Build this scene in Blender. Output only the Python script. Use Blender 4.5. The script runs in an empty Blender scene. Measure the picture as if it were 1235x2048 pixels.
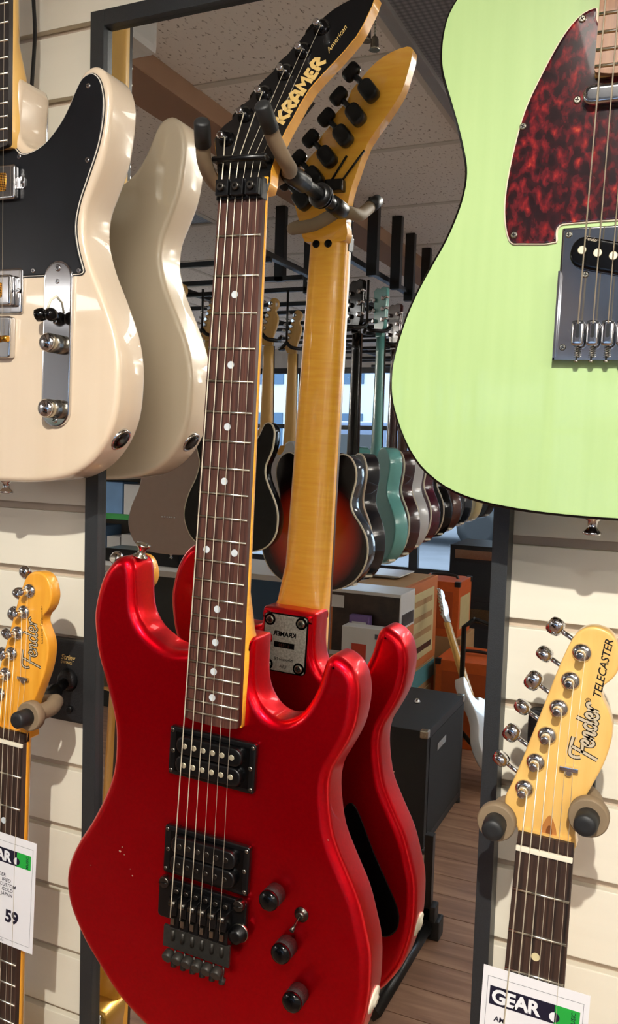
import bpy, bmesh, math, random
from mathutils import Vector, Matrix
from mathutils.geometry import delaunay_2d_cdt
random.seed(7)
SC = bpy.context.scene
COL = SC.collection

# ------------------------------------------------------------------ camera
cam_d = bpy.data.cameras.new('camera')
cam = bpy.data.objects.new('camera', cam_d); COL.objects.link(cam)
cam_d.sensor_fit = 'VERTICAL'; cam_d.sensor_height = 24.0
cam_d.lens = 24.0 * 1706.4 / 2048.0
cam_d.clip_start = 0.02; cam_d.clip_end = 200
_r = Vector((0.91190084, 0.40927874, 0.03045924))
_u = Vector((-0.05776121, 0.05450923, 0.9968412))
_f = Vector((-0.40632561, 0.9107797, -0.07334744))
cam.matrix_world = Matrix(((_r.x, _u.x, -_f.x, 0.0), (_r.y, _u.y, -_f.y, -0.78401),
                           (_r.z, _u.z, -_f.z, 1.33894), (0, 0, 0, 1)))
SC.camera = cam

# ------------------------------------------------------------------ world: overcast daylight outside the shop windows
w = bpy.data.worlds.new('daylight'); SC.world = w; w.use_nodes = True
bgn = w.node_tree.nodes['Background']
bgn.inputs[0].default_value = (0.62, 0.80, 1.0, 1); bgn.inputs[1].default_value = 6.0

# ------------------------------------------------------------------ exposure
vs = SC.view_settings
vs.view_transform = 'Standard'; vs.look = 'None'; vs.gamma = 1.0; vs.exposure = 0.38
vs.use_curve_mapping = False

# ------------------------------------------------------------------ spotlights and added fill lamps
def spot(loc, target, power, color, size, angle, blend=0.95):
    d = bpy.data.lights.new('spot_bulb', 'SPOT'); d.energy = power; d.color = color
    d.spot_size = math.radians(angle); d.spot_blend = blend; d.shadow_soft_size = size
    o = bpy.data.objects.new('spot_bulb', d); COL.objects.link(o)
    o.location = loc
    o.rotation_euler = (Vector(target) - Vector(loc)).to_track_quat('-Z', 'Y').to_euler()
    return o
WARM = (1.0, 0.95, 0.86)
SPOTS = [((0.10, -1.28, 2.10), (-0.55, 0, 0.66), 80, 0.012, 82),
         ((0.20, -1.75, 2.12), (-0.25, 0, 0.85), 8, 0.012, 70)]
for loc, tg, pw, sz, an in SPOTS:
    spot(loc, tg, pw, WARM, sz, an)
def fill_light(loc, sx, sy, power, color):
    d = bpy.data.lights.new('fill_panel', 'AREA'); d.shape = 'RECTANGLE'; d.size = sx; d.size_y = sy
    d.energy = power; d.color = color
    o = bpy.data.objects.new('fill_panel', d); COL.objects.link(o); o.location = loc
    return o
FILL_PANELS = [(0.75, -3.2), (0.75, -5.0), (-3.75, -2.2), (-3.75, -3.9)]  # added ceiling panels, kept out of the mirror's view, as general room fill
for px, py in FILL_PANELS:
    fill_light((px, py, 2.24), 0.56, 0.56, 7, (1.0, 0.98, 0.96))

# added, unseen fill: panel lighting guitar backs via the mirror, up-lighters brightening the ceiling
AISLE_FILL = (0.18, -1.45, 2.24, 0.9, 0.28)
fill_light(AISLE_FILL[:3], AISLE_FILL[3], AISLE_FILL[4], 4, WARM)
FILL_UPLIGHTS = [(1.60, -1.5, 1.80), (1.60, -3.4, 1.80), (-4.50, -2.9, 1.80)]
for ux, uy, uz in FILL_UPLIGHTS:
    o = fill_light((ux, uy, uz), 0.16, 0.40, 26, (1.0, 0.97, 0.95)); o.rotation_euler = (math.pi, math.radians(18 if ux > 0 else -18), 0)
# ------------------------------------------------------------------ materials
MATS = {}
def lin(c):
    return tuple(((x / 255.0 + 0.055) / 1.055) ** 2.4 if x > 10 else x / 255.0 / 12.92 for x in c)
def mat(name, rgb, rough=0.5, metal=0.0, coat=0.0, noise=0.0, nscale=(40, 40, 40), rgb2=None, bump=0.0, spec=0.5, coat_rough=0.03):
    """principled material with procedural noise between two colours (object space)"""
    if name in MATS: return MATS[name]
    m = bpy.data.materials.new(name); m.use_nodes = True
    nt = m.node_tree; b = nt.nodes['Principled BSDF']
    c = lin(rgb) + (1,)
    b.inputs['Base Color'].default_value = c
    b.inputs['Roughness'].default_value = rough; b.inputs['Metallic'].default_value = metal
    b.inputs['Coat Weight'].default_value = coat; b.inputs['Coat Roughness'].default_value = coat_rough
    b.inputs['Specular IOR Level'].default_value = spec
    if noise or bump:
        tc = nt.nodes.new('ShaderNodeTexCoord'); mp = nt.nodes.new('ShaderNodeMapping')
        mp.inputs['Scale'].default_value = nscale
        nz = nt.nodes.new('ShaderNodeTexNoise'); nz.inputs['Scale'].default_value = 1.0; nz.inputs['Detail'].default_value = 5
        nt.links.new(tc.outputs['Object'], mp.inputs[0]); nt.links.new(mp.outputs[0], nz.inputs[0])
        if noise:
            rp = nt.nodes.new('ShaderNodeValToRGB')
            rp.color_ramp.elements[0].position = 0.5 - 0.5 * 0.45; rp.color_ramp.elements[1].position = 0.5 + 0.5 * 0.45
            c2 = lin(rgb2) if rgb2 else tuple(x * (1 - noise) for x in c[:3])
            rp.color_ramp.elements[0].color = c2 + (1,) if len(c2) == 3 else c2
            rp.color_ramp.elements[1].color = c
            nt.links.new(nz.outputs[0], rp.inputs[0]); nt.links.new(rp.outputs[0], b.inputs['Base Color'])
        if bump:
            bp = nt.nodes.new('ShaderNodeBump'); bp.inputs['Strength'].default_value = bump; bp.inputs['Distance'].default_value = 0.002
            nt.links.new(nz.outputs[0], bp.inputs['Height']); nt.links.new(bp.outputs[0], b.inputs['Normal'])
    MATS[name] = m
    return m
M = {}
M['slat'] = mat('slat_laminate', (238, 232, 214), 0.42, noise=0.04, nscale=(3, 60, 60))
M['groove'] = mat('groove_board', (196, 178, 158), 0.6, noise=0.1, nscale=(8, 60, 60))
M['frame'] = mat('black_frame_paint', (46, 49, 51), 0.42, noise=0.25, nscale=(900, 900, 900), bump=0.12)
M['red'] = mat('candy_red_paint', (238, 0, 26), 0.32, metal=0.95, coat=0.35, noise=0.10, nscale=(300, 300, 300))
M['maple'] = mat('amber_maple', (250, 184, 64), 0.32, coat=0.6, noise=0.2, rgb2=(238, 164, 46), nscale=(30, 30, 260))
M['maple_pale'] = mat('pale_maple', (236, 192, 112), 0.32, coat=0.5, noise=0.2, rgb2=(226, 178, 96), nscale=(120, 60, 12))
M['maple_gold'] = mat('amber_gold_maple', (240, 172, 58), 0.3, coat=0.6, noise=0.2, rgb2=(226, 152, 40), nscale=(120, 60, 14))
M['rosewood'] = mat('rosewood', (92, 54, 42), 0.5, noise=0.6, rgb2=(40, 20, 16), nscale=(420, 120, 9), bump=0.15)
M['rosewood_dark'] = mat('dark_rosewood', (74, 50, 38), 0.55, noise=0.6, rgb2=(26, 17, 13), nscale=(500, 120, 10), bump=0.15)
M['ebony'] = mat('blackish_fretboard', (52, 46, 44), 0.45, noise=0.4, nscale=(420, 120, 14))
M['roasted'] = mat('roasted_maple', (160, 110, 68), 0.4, coat=0.3, noise=0.4, rgb2=(128, 82, 46), nscale=(400, 60, 14))
M['white_body'] = mat('blush_white_lacquer', (226, 206, 180), 0.3, coat=1.0, noise=0.05, rgb2=(222, 201, 174), nscale=(60, 60, 4))
M['green_body'] = mat('seafoam_green_lacquer', (178, 206, 140), 0.34, coat=0.55, noise=0.25, rgb2=(171, 200, 134), nscale=(90, 90, 5))
M['gloss_black'] = mat('gloss_black', (6, 6, 7), 0.14, noise=0.2, spec=0.42)
M['satin_black'] = mat('satin_black', (9, 9, 10), 0.32, noise=0.2)
M['head_black'] = mat('headstock_black', (7, 7, 8), 0.3, coat=0.5, noise=0.2)
M['guard_black'] = mat('black_plastic_guard', (20, 22, 26), 0.28, noise=0.35, nscale=(50, 50, 20))
M['white_ply'] = mat('white_ply', (236, 228, 214), 0.4, noise=0.05)
M['cream_ply'] = mat('cream_ply', (226, 210, 186), 0.4, noise=0.05)
M['chrome'] = mat('chrome', (214, 214, 216), 0.09, metal=1.0, noise=0.03)
M['nickel'] = mat('worn_nickel', (188, 184, 170), 0.24, metal=1.0, noise=0.25, nscale=(200, 200, 200))
M['fretwire'] = mat('fret_wire', (206, 202, 188), 0.25, metal=1.0, noise=0.05)
M['string'] = mat('string_steel', (236, 226, 200), 0.45, metal=0.6, noise=0.05)
M['smoke_chrome'] = mat('smoky_black_chrome', (104, 100, 94), 0.34, metal=1.0, noise=0.3, nscale=(220, 220, 220))
M['dull_grey'] = mat('dull_grey_metal', (68, 65, 60), 0.46, metal=0.6, noise=0.3, nscale=(300, 300, 300))
M['brass'] = mat('gold_plate', (216, 166, 66), 0.25, metal=1.0, noise=0.1)
M['bone'] = mat('bone_nut', (238, 230, 208), 0.4, noise=0.05)
M['pearl'] = mat('pearl_dot', (214, 222, 226), 0.22, noise=0.2, nscale=(220, 220, 220), coat=0.5)
M['cream_dot'] = mat('cream_dot', (222, 208, 160), 0.35, noise=0.1)
M['pole'] = mat('pole_piece', (226, 216, 186), 0.3, metal=0.6, noise=0.1)
M['foam'] = mat('tan_foam_sleeve', (136, 116, 90), 0.7, noise=0.12, nscale=(60, 60, 60))
M['rubber'] = mat('black_rubber', (30, 31, 32), 0.5, noise=0.2)
M['cast_black'] = mat('cast_black_bracket', (28, 28, 30), 0.5, noise=0.3, nscale=(500, 500, 500), bump=0.3)
M['knurl'] = mat('dusty_knurled_knob', (42, 23, 23), 0.6, noise=0.4, nscale=(500, 500, 900), bump=0.5)
M['card'] = mat('white_card', (238, 236, 238), 0.55, noise=0.02)
M['ink'] = mat('navy_ink', (24, 20, 44), 0.5, noise=0.1)
M['ink_green'] = mat('green_ink', (34, 168, 62), 0.5, noise=0.05)
M['ink_white'] = mat('white_ink', (240, 240, 242), 0.5, noise=0.02)
M['ink_grey'] = mat('grey_ink', (90, 88, 96), 0.5, noise=0.05)
M['decal_black'] = mat('black_decal', (22, 16, 10), 0.5, noise=0.1)
M['decal_silver'] = mat('silver_decal', (204, 188, 160), 0.4, noise=0.1)
M['decal_gold'] = mat('gold_decal', (206, 172, 104), 0.4, noise=0.15, nscale=(300, 300, 300))
M['plate_silver'] = mat('worn_neck_plate', (186, 182, 170), 0.45, metal=0.35, noise=0.5, nscale=(420, 420, 420), bump=0.3)
M['tile'] = mat('ceiling_tile_plain', (168, 158, 150), 0.9, noise=0.0)
M['alu'] = mat('aluminium_rail', (176, 172, 168), 0.4, metal=0.7, noise=0.05)
M['beam'] = mat('brown_beam_paint', (150, 114, 86), 0.7, noise=0.1, nscale=(6, 6, 6))
M['plastic_white'] = mat('white_plastic', (206, 204, 200), 0.45, noise=0.03)
M['cable'] = mat('black_cable', (14, 14, 15), 0.5, noise=0.1)
M['wall_paint'] = mat('wall_paint', (206, 202, 196), 0.8, noise=0.05, nscale=(4, 4, 4))
M['tolex'] = mat('black_tolex', (26, 27, 30), 0.55, noise=0.3, nscale=(400, 400, 400), bump=0.4)
M['grille'] = mat('amp_grille_cloth', (40, 42, 46), 0.8, noise=0.5, nscale=(700, 700, 700), bump=0.3)
M['orange'] = mat('orange_vinyl', (206, 92, 30), 0.55, noise=0.15, nscale=(60, 60, 60))
M['kraft'] = mat('kraft_cardboard', (178, 140, 96), 0.8, noise=0.12, nscale=(14, 14, 14))
M['carton_orange'] = mat('orange_printed_carton', (196, 112, 56), 0.6, noise=0.1, nscale=(14, 14, 14))
M['carton_cream'] = mat('cream_print', (206, 190, 140), 0.6, noise=0.1, nscale=(20, 20, 20))
M['carton_dark'] = mat('dark_photo_print', (70, 52, 44), 0.35, noise=0.8, rgb2=(24, 18, 16), nscale=(18, 18, 18))
M['carton_white'] = mat('white_glossy_carton', (214, 212, 210), 0.3, noise=0.04)
M['teal'] = mat('teal_print', (86, 150, 158), 0.55, noise=0.1)
M['paper_blue'] = mat('pale_blue_box', (120, 160, 206), 0.55, noise=0.2, nscale=(12, 12, 12))
M['green_edge'] = mat('green_shelf_edge', (70, 170, 90), 0.5, noise=0.05)
M['counter'] = mat('dark_slate_panel', (52, 56, 54), 0.6, noise=0.1)
M['counter_blue'] = mat('dusk_blue_panel', (50, 78, 104), 0.6, noise=0.1)
M['red_print'] = mat('red_print', (190, 60, 36), 0.5, noise=0.1)
M['concrete'] = mat('street_paving', (96, 98, 104), 0.9, noise=0.2, nscale=(3, 3, 3))

# tortoiseshell, mirror, ceiling speckle, floor planks, gold foil, perforated diffuser
def nodes_mat(name):
    m = bpy.data.materials.new(name); m.use_nodes = True
    return m, m.node_tree, m.node_tree.nodes['Principled BSDF']
def ramp(nt, src, stops):
    r = nt.nodes.new('ShaderNodeValToRGB'); cr = r.color_ramp
    while len(cr.elements) > 2: cr.elements.remove(cr.elements[-1])
    for i, (p, c) in enumerate(stops):
        e = cr.elements[i] if i < 2 else cr.elements.new(p)
        e.position = p; e.color = lin(c) + (1,)
    nt.links.new(src, r.inputs[0]); return r.outputs[0]
def coords(nt, scale=(1, 1, 1), kind='Object', rot=(0, 0, 0)):
    tc = nt.nodes.new('ShaderNodeTexCoord'); mp = nt.nodes.new('ShaderNodeMapping')
    mp.inputs['Scale'].default_value = scale; mp.inputs['Rotation'].default_value = rot
    nt.links.new(tc.outputs[kind], mp.inputs[0]); return mp.outputs[0]
m, nt, b = nodes_mat('tortoiseshell')
nz = nt.nodes.new('ShaderNodeTexNoise'); nz.inputs['Scale'].default_value = 1; nz.inputs['Detail'].default_value = 9; nz.inputs['Distortion'].default_value = 0.25
nt.links.new(coords(nt, (150, 150, 95)), nz.inputs[0])
nt.links.new(ramp(nt, nz.outputs[0], [(0.40, (34, 17, 20)), (0.78, (206, 92, 58)), (0.48, (58, 20, 24)), (0.57, (92, 24, 30)), (0.66, (138, 34, 34))]), b.inputs['Base Color'])
b.inputs['Roughness'].default_value = 0.16; b.inputs['Coat Weight'].default_value = 0.6; M['tort'] = m
m, nt, b = nodes_mat('mirror_glass')
b.inputs['Metallic'].default_value = 1; b.inputs['Roughness'].default_value = 0.0
nz = nt.nodes.new('ShaderNodeTexNoise'); nz.inputs['Scale'].default_value = 2.0
nt.links.new(coords(nt), nz.inputs[0])
nt.links.new(ramp(nt, nz.outputs[0], [(0.0, (236, 238, 236)), (1.0, (240, 242, 240))]), b.inputs['Base Color']); M['mirror'] = m
m, nt, b = nodes_mat('speckled_tile')
nz = nt.nodes.new('ShaderNodeTexNoise'); nz.inputs['Scale'].default_value = 1; nz.inputs['Detail'].default_value = 2
nt.links.new(coords(nt, (120, 55, 120), 'Generated' if False else 'Object'), nz.inputs[0])
nt.links.new(ramp(nt, nz.outputs[0], [(0.30, (142, 136, 130)), (0.40, (232, 228, 224))]), b.inputs['Base Color'])
b.inputs['Roughness'].default_value = 0.95; M['tile'] = m
m, nt, b = nodes_mat('floor_plank')
nz = nt.nodes.new('ShaderNodeTexNoise'); nz.inputs['Scale'].default_value = 1; nz.inputs['Detail'].default_value = 6; nz.inputs['Distortion'].default_value = 0.4
nt.links.new(coords(nt, (3, 26, 3), 'Object'), nz.inputs[0])
nt.links.new(ramp(nt, nz.outputs[0], [(0.25, (116, 86, 70)), (0.75, (186, 150, 124)), (0.5, (152, 116, 94))]), b.inputs['Base Color'])
b.inputs['Roughness'].default_value = 0.42; M['plank'] = m
m, nt, b = nodes_mat('gold_foil_mesh')
ck = nt.nodes.new('ShaderNodeTexChecker'); ck.inputs['Scale'].default_value = 1
ck.inputs[1].default_value = lin((214, 150, 46)) + (1,); ck.inputs[2].default_value = lin((96, 60, 20)) + (1,)
nt.links.new(coords(nt, (600, 600, 600), 'Object', (0, 0.6, 0)), ck.inputs[0]); nt.links.new(ck.outputs[0], b.inputs['Base Color'])
b.inputs['Metallic'].default_value = 0.8; b.inputs['Roughness'].default_value = 0.35; M['foil'] = m
m, nt, b = nodes_mat('prismatic_diffuser')
vo = nt.nodes.new('ShaderNodeTexVoronoi'); vo.inputs['Scale'].default_value = 1; vo.inputs['Randomness'].default_value = 0
nt.links.new(coords(nt, (70, 70, 70)), vo.inputs[0])
nt.links.new(ramp(nt, vo.outputs[0], [(0.0, (150, 148, 152)), (0.6, (84, 84, 92))]), b.inputs['Base Color'])
b.inputs['Roughness'].default_value = 0.35; M['diffuser'] = m
m, nt, b = nodes_mat('sunburst_lacquer')
tcg = nt.nodes.new('ShaderNodeTexCoord'); mp = nt.nodes.new('ShaderNodeMapping'); mp.inputs['Scale'].default_value = (4.9, 0.01, 4.9)
mp.inputs['Location'].default_value = (0.0, 0.0, -0.88)
gr = nt.nodes.new('ShaderNodeTexGradient'); gr.gradient_type = 'SPHERICAL'
nt.links.new(tcg.outputs['Object'], mp.inputs[0]); nt.links.new(mp.outputs[0], gr.inputs[0])
nt.links.new(ramp(nt, gr.outputs[0], [(0.0, (14, 6, 6)), (0.9, (246, 140, 44)), (0.10, (50, 12, 10)), (0.36, (196, 50, 20))]), b.inputs['Base Color'])
b.inputs['Roughness'].default_value = 0.15; b.inputs['Coat Weight'].default_value = 0.2; M['sunburst'] = m

# ------------------------------------------------------------------ builders
OFF = {}
def tag(o, label=None, cat=None, group=None, kind=None):
    if label: o['label'] = label
    if cat: o['category'] = cat
    if group: o['group'] = group
    if kind: o['kind'] = kind
    return o
def empty(name, loc, ry=0.0, label=None, cat=None, group=None, off=(0, 0, 0)):
    o = bpy.data.objects.new(name, None); COL.objects.link(o)
    o.empty_display_size = 0.05
    o.location = loc; o.rotation_euler = (0, ry, 0)
    OFF[o.name] = Vector(off)
    return tag(o, label, cat, group)
def root_of(o):
    while o.parent: o = o.parent
    return o
def obj(name, verts, faces, m, parent=None, smooth=None, mats=None, fmat=None):
    """one mesh object; vertices given in the thing's own space"""
    me = bpy.data.meshes.new(name)
    off = OFF.get(root_of(parent).name, Vector()) if parent else Vector()
    me.from_pydata([tuple(Vector(v) - off) for v in verts], [], faces)
    if mats:
        for x in mats: me.materials.append(x)
        if fmat: me.polygons.foreach_set('material_index', fmat)
    else: me.materials.append(m)
    if smooth is True: me.polygons.foreach_set('use_smooth', [True] * len(faces))
    elif smooth: me.polygons.foreach_set('use_smooth', smooth)
    me.update()
    o = bpy.data.objects.new(name, me); COL.objects.link(o)
    if parent:
        o.parent = parent
    return o
def merge(*parts):
    V, F, S = [], [], []
    for p in parts:
        n = len(V); V += list(p[0]); F += [tuple(i + n for i in f) for f in p[1]]
        S += list(p[2]) if len(p) > 2 else [False] * len(p[1])
    return V, F, S
def g_box(x0, x1, y0, y1, z0, z1, bev=0.0):
    if bev <= 0:
        V = [(x, y, z) for x in (x0, x1) for y in (y0, y1) for z in (z0, z1)]
        F = [(0, 1, 3, 2), (4, 6, 7, 5), (0, 4, 5, 1), (2, 3, 7, 6), (0, 2, 6, 4), (1, 5, 7, 3)]
        return V, F, [False] * 6
    bm = bmesh.new()
    V, F, _ = g_box(x0, x1, y0, y1, z0, z1)
    vs_ = [bm.verts.new(v) for v in V]
    for f in F: bm.faces.new([vs_[i] for i in f])
    bm.normal_update()
    bmesh.ops.bevel(bm, geom=list(bm.edges), offset=bev, segments=2, affect='EDGES', profile=0.7)
    bm.verts.index_update()
    V = [tuple(v.co) for v in bm.verts]; F = [tuple(v.index for v in f.verts) for f in bm.faces]
    bm.free()
    return V, F, [False] * len(F)
def g_tube(pts, rad, n=10, caps=True):
    pts = [Vector(p) for p in pts]
    rs = rad if isinstance(rad, (list, tuple)) else [rad] * len(pts)
    V, F, S = [], [], []
    prev = None
    for i, p in enumerate(pts):
        t = (pts[min(i + 1, len(pts) - 1)] - pts[max(i - 1, 0)])
        t = t.normalized() if t.length > 1e-9 else Vector((0, 0, 1))
        if prev is None:
            a = Vector((1, 0, 0)) if abs(t.x) < 0.8 else Vector((0, 1, 0))
        else: a = prev
        a = (a - t * a.dot(t)).normalized(); bb = t.cross(a); prev = a
        for k in range(n):
            an = 2 * math.pi * k / n
            V.append(tuple(p + (a * math.cos(an) + bb * math.sin(an)) * rs[i]))
    for i in range(len(pts) - 1):
        for k in range(n):
            k2 = (k + 1) % n
            F.append((i * n + k, i * n + k2, (i + 1) * n + k2, (i + 1) * n + k)); S.append(True)
    if caps:
        F.append(tuple(range(n - 1, -1, -1))); S.append(False)
        F.append(tuple((len(pts) - 1) * n + k for k in range(n))); S.append(False)
    return V, F, S
def g_lathe(prof, origin, axis, n=16):
    """prof: (radius, height) along axis"""
    axis = Vector(axis).normalized(); origin = Vector(origin)
    return g_tube([origin + axis * h for r, h in prof], [max(r, 1e-5) for r, h in prof], n) if True else None
def lathe(prof, origin, axis, n=16):
    axis = Vector(axis).normalized(); origin = Vector(origin)
    a = Vector((1, 0, 0)) if abs(axis.x) < 0.8 else Vector((0, 0, 1))
    a = (a - axis * a.dot(axis)).normalized(); bb = axis.cross(a)
    V, F, S = [], [], []
    for r, h in prof:
        for k in range(n):
            an = 2 * math.pi * k / n
            V.append(tuple(origin + axis * h + (a * math.cos(an) + bb * math.sin(an)) * r))
    for i in range(len(prof) - 1):
        for k in range(n):
            k2 = (k + 1) % n
            F.append((i * n + k, i * n + k2, (i + 1) * n + k2, (i + 1) * n + k)); S.append(True)
    F.append(tuple(range(n - 1, -1, -1))); S.append(False)
    F.append(tuple((len(prof) - 1) * n + k for k in range(n))); S.append(False)
    return V, F, S
def spline(pts, seg=4, closed=True):
    """centripetal-ish Catmull-Rom through the points"""
    n = len(pts); out = []
    rng = range(n) if closed else range(n - 1)
    for i in rng:
        p1, p2 = pts[i], pts[(i + 1) % n]
        p0 = pts[i - 1] if (closed or i > 0) else p1
        p3 = pts[(i + 2) % n] if (closed or i + 2 < n) else p2
        d = math.dist(p1, p2); d0 = math.dist(p0, p1) or d; d3 = math.dist(p2, p3) or d
        k = len(p1)
        m1 = [((p2[j] - p0[j]) / (d0 + d)) * d for j in range(k)]
        m2 = [((p3[j] - p1[j]) / (d3 + d)) * d for j in range(k)]
        for s in range(seg):
            t = s / seg
            h00, h10, h01, h11 = 2*t**3-3*t**2+1, t**3-2*t**2+t, -2*t**3+3*t**2, t**3-t**2
            out.append(tuple(h00*p1[j]+h10*m1[j]+h01*p2[j]+h11*m2[j] for j in range(k)))
    if not closed: out.append(tuple(pts[-1]))
    return out
def ccw(o):
    a = sum(o[i][0] * o[(i + 1) % len(o)][1] - o[(i + 1) % len(o)][0] * o[i][1] for i in range(len(o)))
    return o if a > 0 else o[::-1]
def inset(o, d):
    n = len(o); out = []
    for i in range(n):
        a, b_, c = o[i - 1], o[i], o[(i + 1) % n]
        tx, ty = c[0] - a[0], c[1] - a[1]; L = math.hypot(tx, ty) or 1
        out.append((b_[0] - ty / L * d, b_[1] + tx / L * d))
    return out
def g_solid(outline, yf, yb, r=0.0, seg=4, yfun=None, rb=None, strip=1.5):
    """outline in mm (u right, v up); front at yf, back at yb (metres, y grows into the wall); r edge rounding mm"""
    o = ccw(list(outline)); n = len(o)
    rb = r if rb is None else rb
    rings = []
    if r > 0:
        rings.append((r + strip, yf))
        for k in range(seg + 1):
            a = math.pi / 2 * k / seg
            rings.append((r * (1 - math.sin(a)), yf + r * (1 - math.cos(a)) / 1000))
    else: rings.append((0, yf))
    if rb > 0:
        for k in range(seg + 1):
            a = math.pi / 2 * k / seg
            rings.append((rb * (1 - math.cos(a)), yb - rb * (1 - math.sin(a)) / 1000))
        rings.append((rb + strip, yb))
    else: rings.append((0, yb))
    V, F, S = [], [], []
    for d, y in rings:
        for (u, v) in (inset(o, d) if d else o):
            V.append((u / 1000, y + (yfun(v) if yfun else 0), v / 1000))
    for i in range(len(rings) - 1):
        for k in range(n):
            k2 = (k + 1) % n
            F.append((i * n + k, (i + 1) * n + k, (i + 1) * n + k2, i * n + k2)); S.append(True)
    for (d, y), front in ((rings[0], True), (rings[-1], False)):
        poly = inset(o, d) if d else o
        cv, _, cf, _, _, _ = delaunay_2d_cdt([Vector(p) for p in poly], [], [list(range(n))], 1, 1e-5)
        n0 = len(V)
        V += [(p.x / 1000, y + (yfun(p.y) if yfun else 0), p.y / 1000) for p in cv]
        for f in cf:
            a = sum(cv[f[i]].x * cv[f[(i + 1) % len(f)]].y - cv[f[(i + 1) % len(f)]].x * cv[f[i]].y for i in range(len(f)))
            f = list(f) if (a > 0) == front else list(f)[::-1]
            F.append(tuple(n0 + i for i in f)); S.append(False)
    return V, F, S
def solid(name, outline, yf, yb, r, m, parent, seg=4, yfun=None, rb=None, side=None, strip=1.5):
    V, F, S = g_solid(outline, yf, yb, r, seg, yfun, rb, strip)
    if side:
        n = len(outline); fm = []
        nside = sum(1 for x in S if x)
        nfront = None
        for i, f in enumerate(F):
            if i < nside: fm.append(0 if (r > 0 and i < n) else 1)
            else: fm.append(0 if V[f[0]][1] - (yfun(V[f[0]][2] * 1000) if yfun else 0) < (yf + yb) / 2 else (2 if len(side) > 1 else 0))
        return obj(name, V, F, None, parent, S, [m] + list(side), fm)
    return obj(name, V, F, m, parent, S)
def put(name, geo, m, parent):
    return obj(name, geo[0], geo[1], m, parent, geo[2] if len(geo) > 2 else None)
def rrect(u0, u1, v0, v1, r, seg=4):
    out = []
    for cx, cy, a0 in ((u1 - r, v0 + r, -90), (u1 - r, v1 - r, 0), (u0 + r, v1 - r, 90), (u0 + r, v0 + r, 180)):
        for k in range(seg + 1):
            a = math.radians(a0 + 90 * k / seg)
            out.append((cx + r * math.cos(a), cy + r * math.sin(a)))
    return out
def rot2(o, deg, c=(0, 0)):
    a = math.radians(deg); ca, sa = math.cos(a), math.sin(a)
    return [(c[0] + (u - c[0]) * ca - (v - c[1]) * sa, c[1] + (u - c[0]) * sa + (v - c[1]) * ca) for u, v in o]
def disc_pts(cu, cv, r, n=14):
    return [(cu + r * math.cos(2 * math.pi * k / n), cv + r * math.sin(2 * math.pi * k / n)) for k in range(n)]
def g_text(body, size, uv, y, ang=0.0, back=False, shear=0.0, bold=0.0, spacing=1.0, align='LEFT', yfun=None, depth=0.00012):
    c = bpy.data.curves.new('text', 'FONT'); c.body = body; c.size = 1.0; c.shear = shear; c.offset = bold
    c.space_character = spacing; c.align_x = align; c.resolution_u = 3
    t = bpy.data.objects.new('text', c); COL.objects.link(t)
    dg = bpy.context.evaluated_depsgraph_get()
    me = bpy.data.meshes.new_from_object(t.evaluated_get(dg))
    a = math.radians(ang); V = []
    for v in me.vertices:
        p, q = v.co.x * size, v.co.y * size
        if back: p = -p
        du, dv = p * math.cos(a) - q * math.sin(a), p * math.sin(a) + q * math.cos(a)
        u, vv = uv[0] + du, uv[1] + dv
        V.append((u / 1000, y + (yfun(vv) if yfun else 0), vv / 1000))
    F = [tuple(p.vertices) for p in me.polygons]
    bpy.data.objects.remove(t); bpy.data.curves.remove(c); bpy.data.meshes.remove(me)
    return V, F
def g_ribbon(strokes, width, scale, uv, y, ang, yfun=None, shear=0.0, miter=True):
    """flat lettering from pen strokes (unit coordinates)"""
    a = math.radians(ang); V, F = [], []
    def T(p):
        x, z = (p[0] + shear * p[1]) * scale, p[1] * scale
        u, v = uv[0] + x * math.cos(a) - z * math.sin(a), uv[1] + x * math.sin(a) + z * math.cos(a)
        return (u, v)
    for st in strokes:
        P = [T(p) for p in st]; n0 = len(V); n = len(P); h = width * scale / 2
        for i, p in enumerate(P):
            if 0 < i < n - 1:
                d1 = Vector((P[i][0]-P[i-1][0], P[i][1]-P[i-1][1])).normalized(); d2 = Vector((P[i+1][0]-P[i][0], P[i+1][1]-P[i][1])).normalized()
                t = (d1 + d2)
                t = t.normalized() if t.length > 1e-6 else d1
                k = min(1.6, 1 / max(0.35, t.dot(d1)))
            else:
                q, s = (P[1], P[0]) if i == 0 else (P[-1], P[-2])
                t = Vector((q[0]-s[0], q[1]-s[1])).normalized(); k = 1
            for sg in (1, -1):
                u, v = p[0] - t.y * h * k * sg, p[1] + t.x * h * k * sg
                V.append((u / 1000, y + (yfun(v) if yfun else 0), v / 1000))
        for i in range(n - 1):
            F.append((n0 + 2*i, n0 + 2*i + 1, n0 + 2*i + 3, n0 + 2*i + 2))
    return V, F
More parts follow.
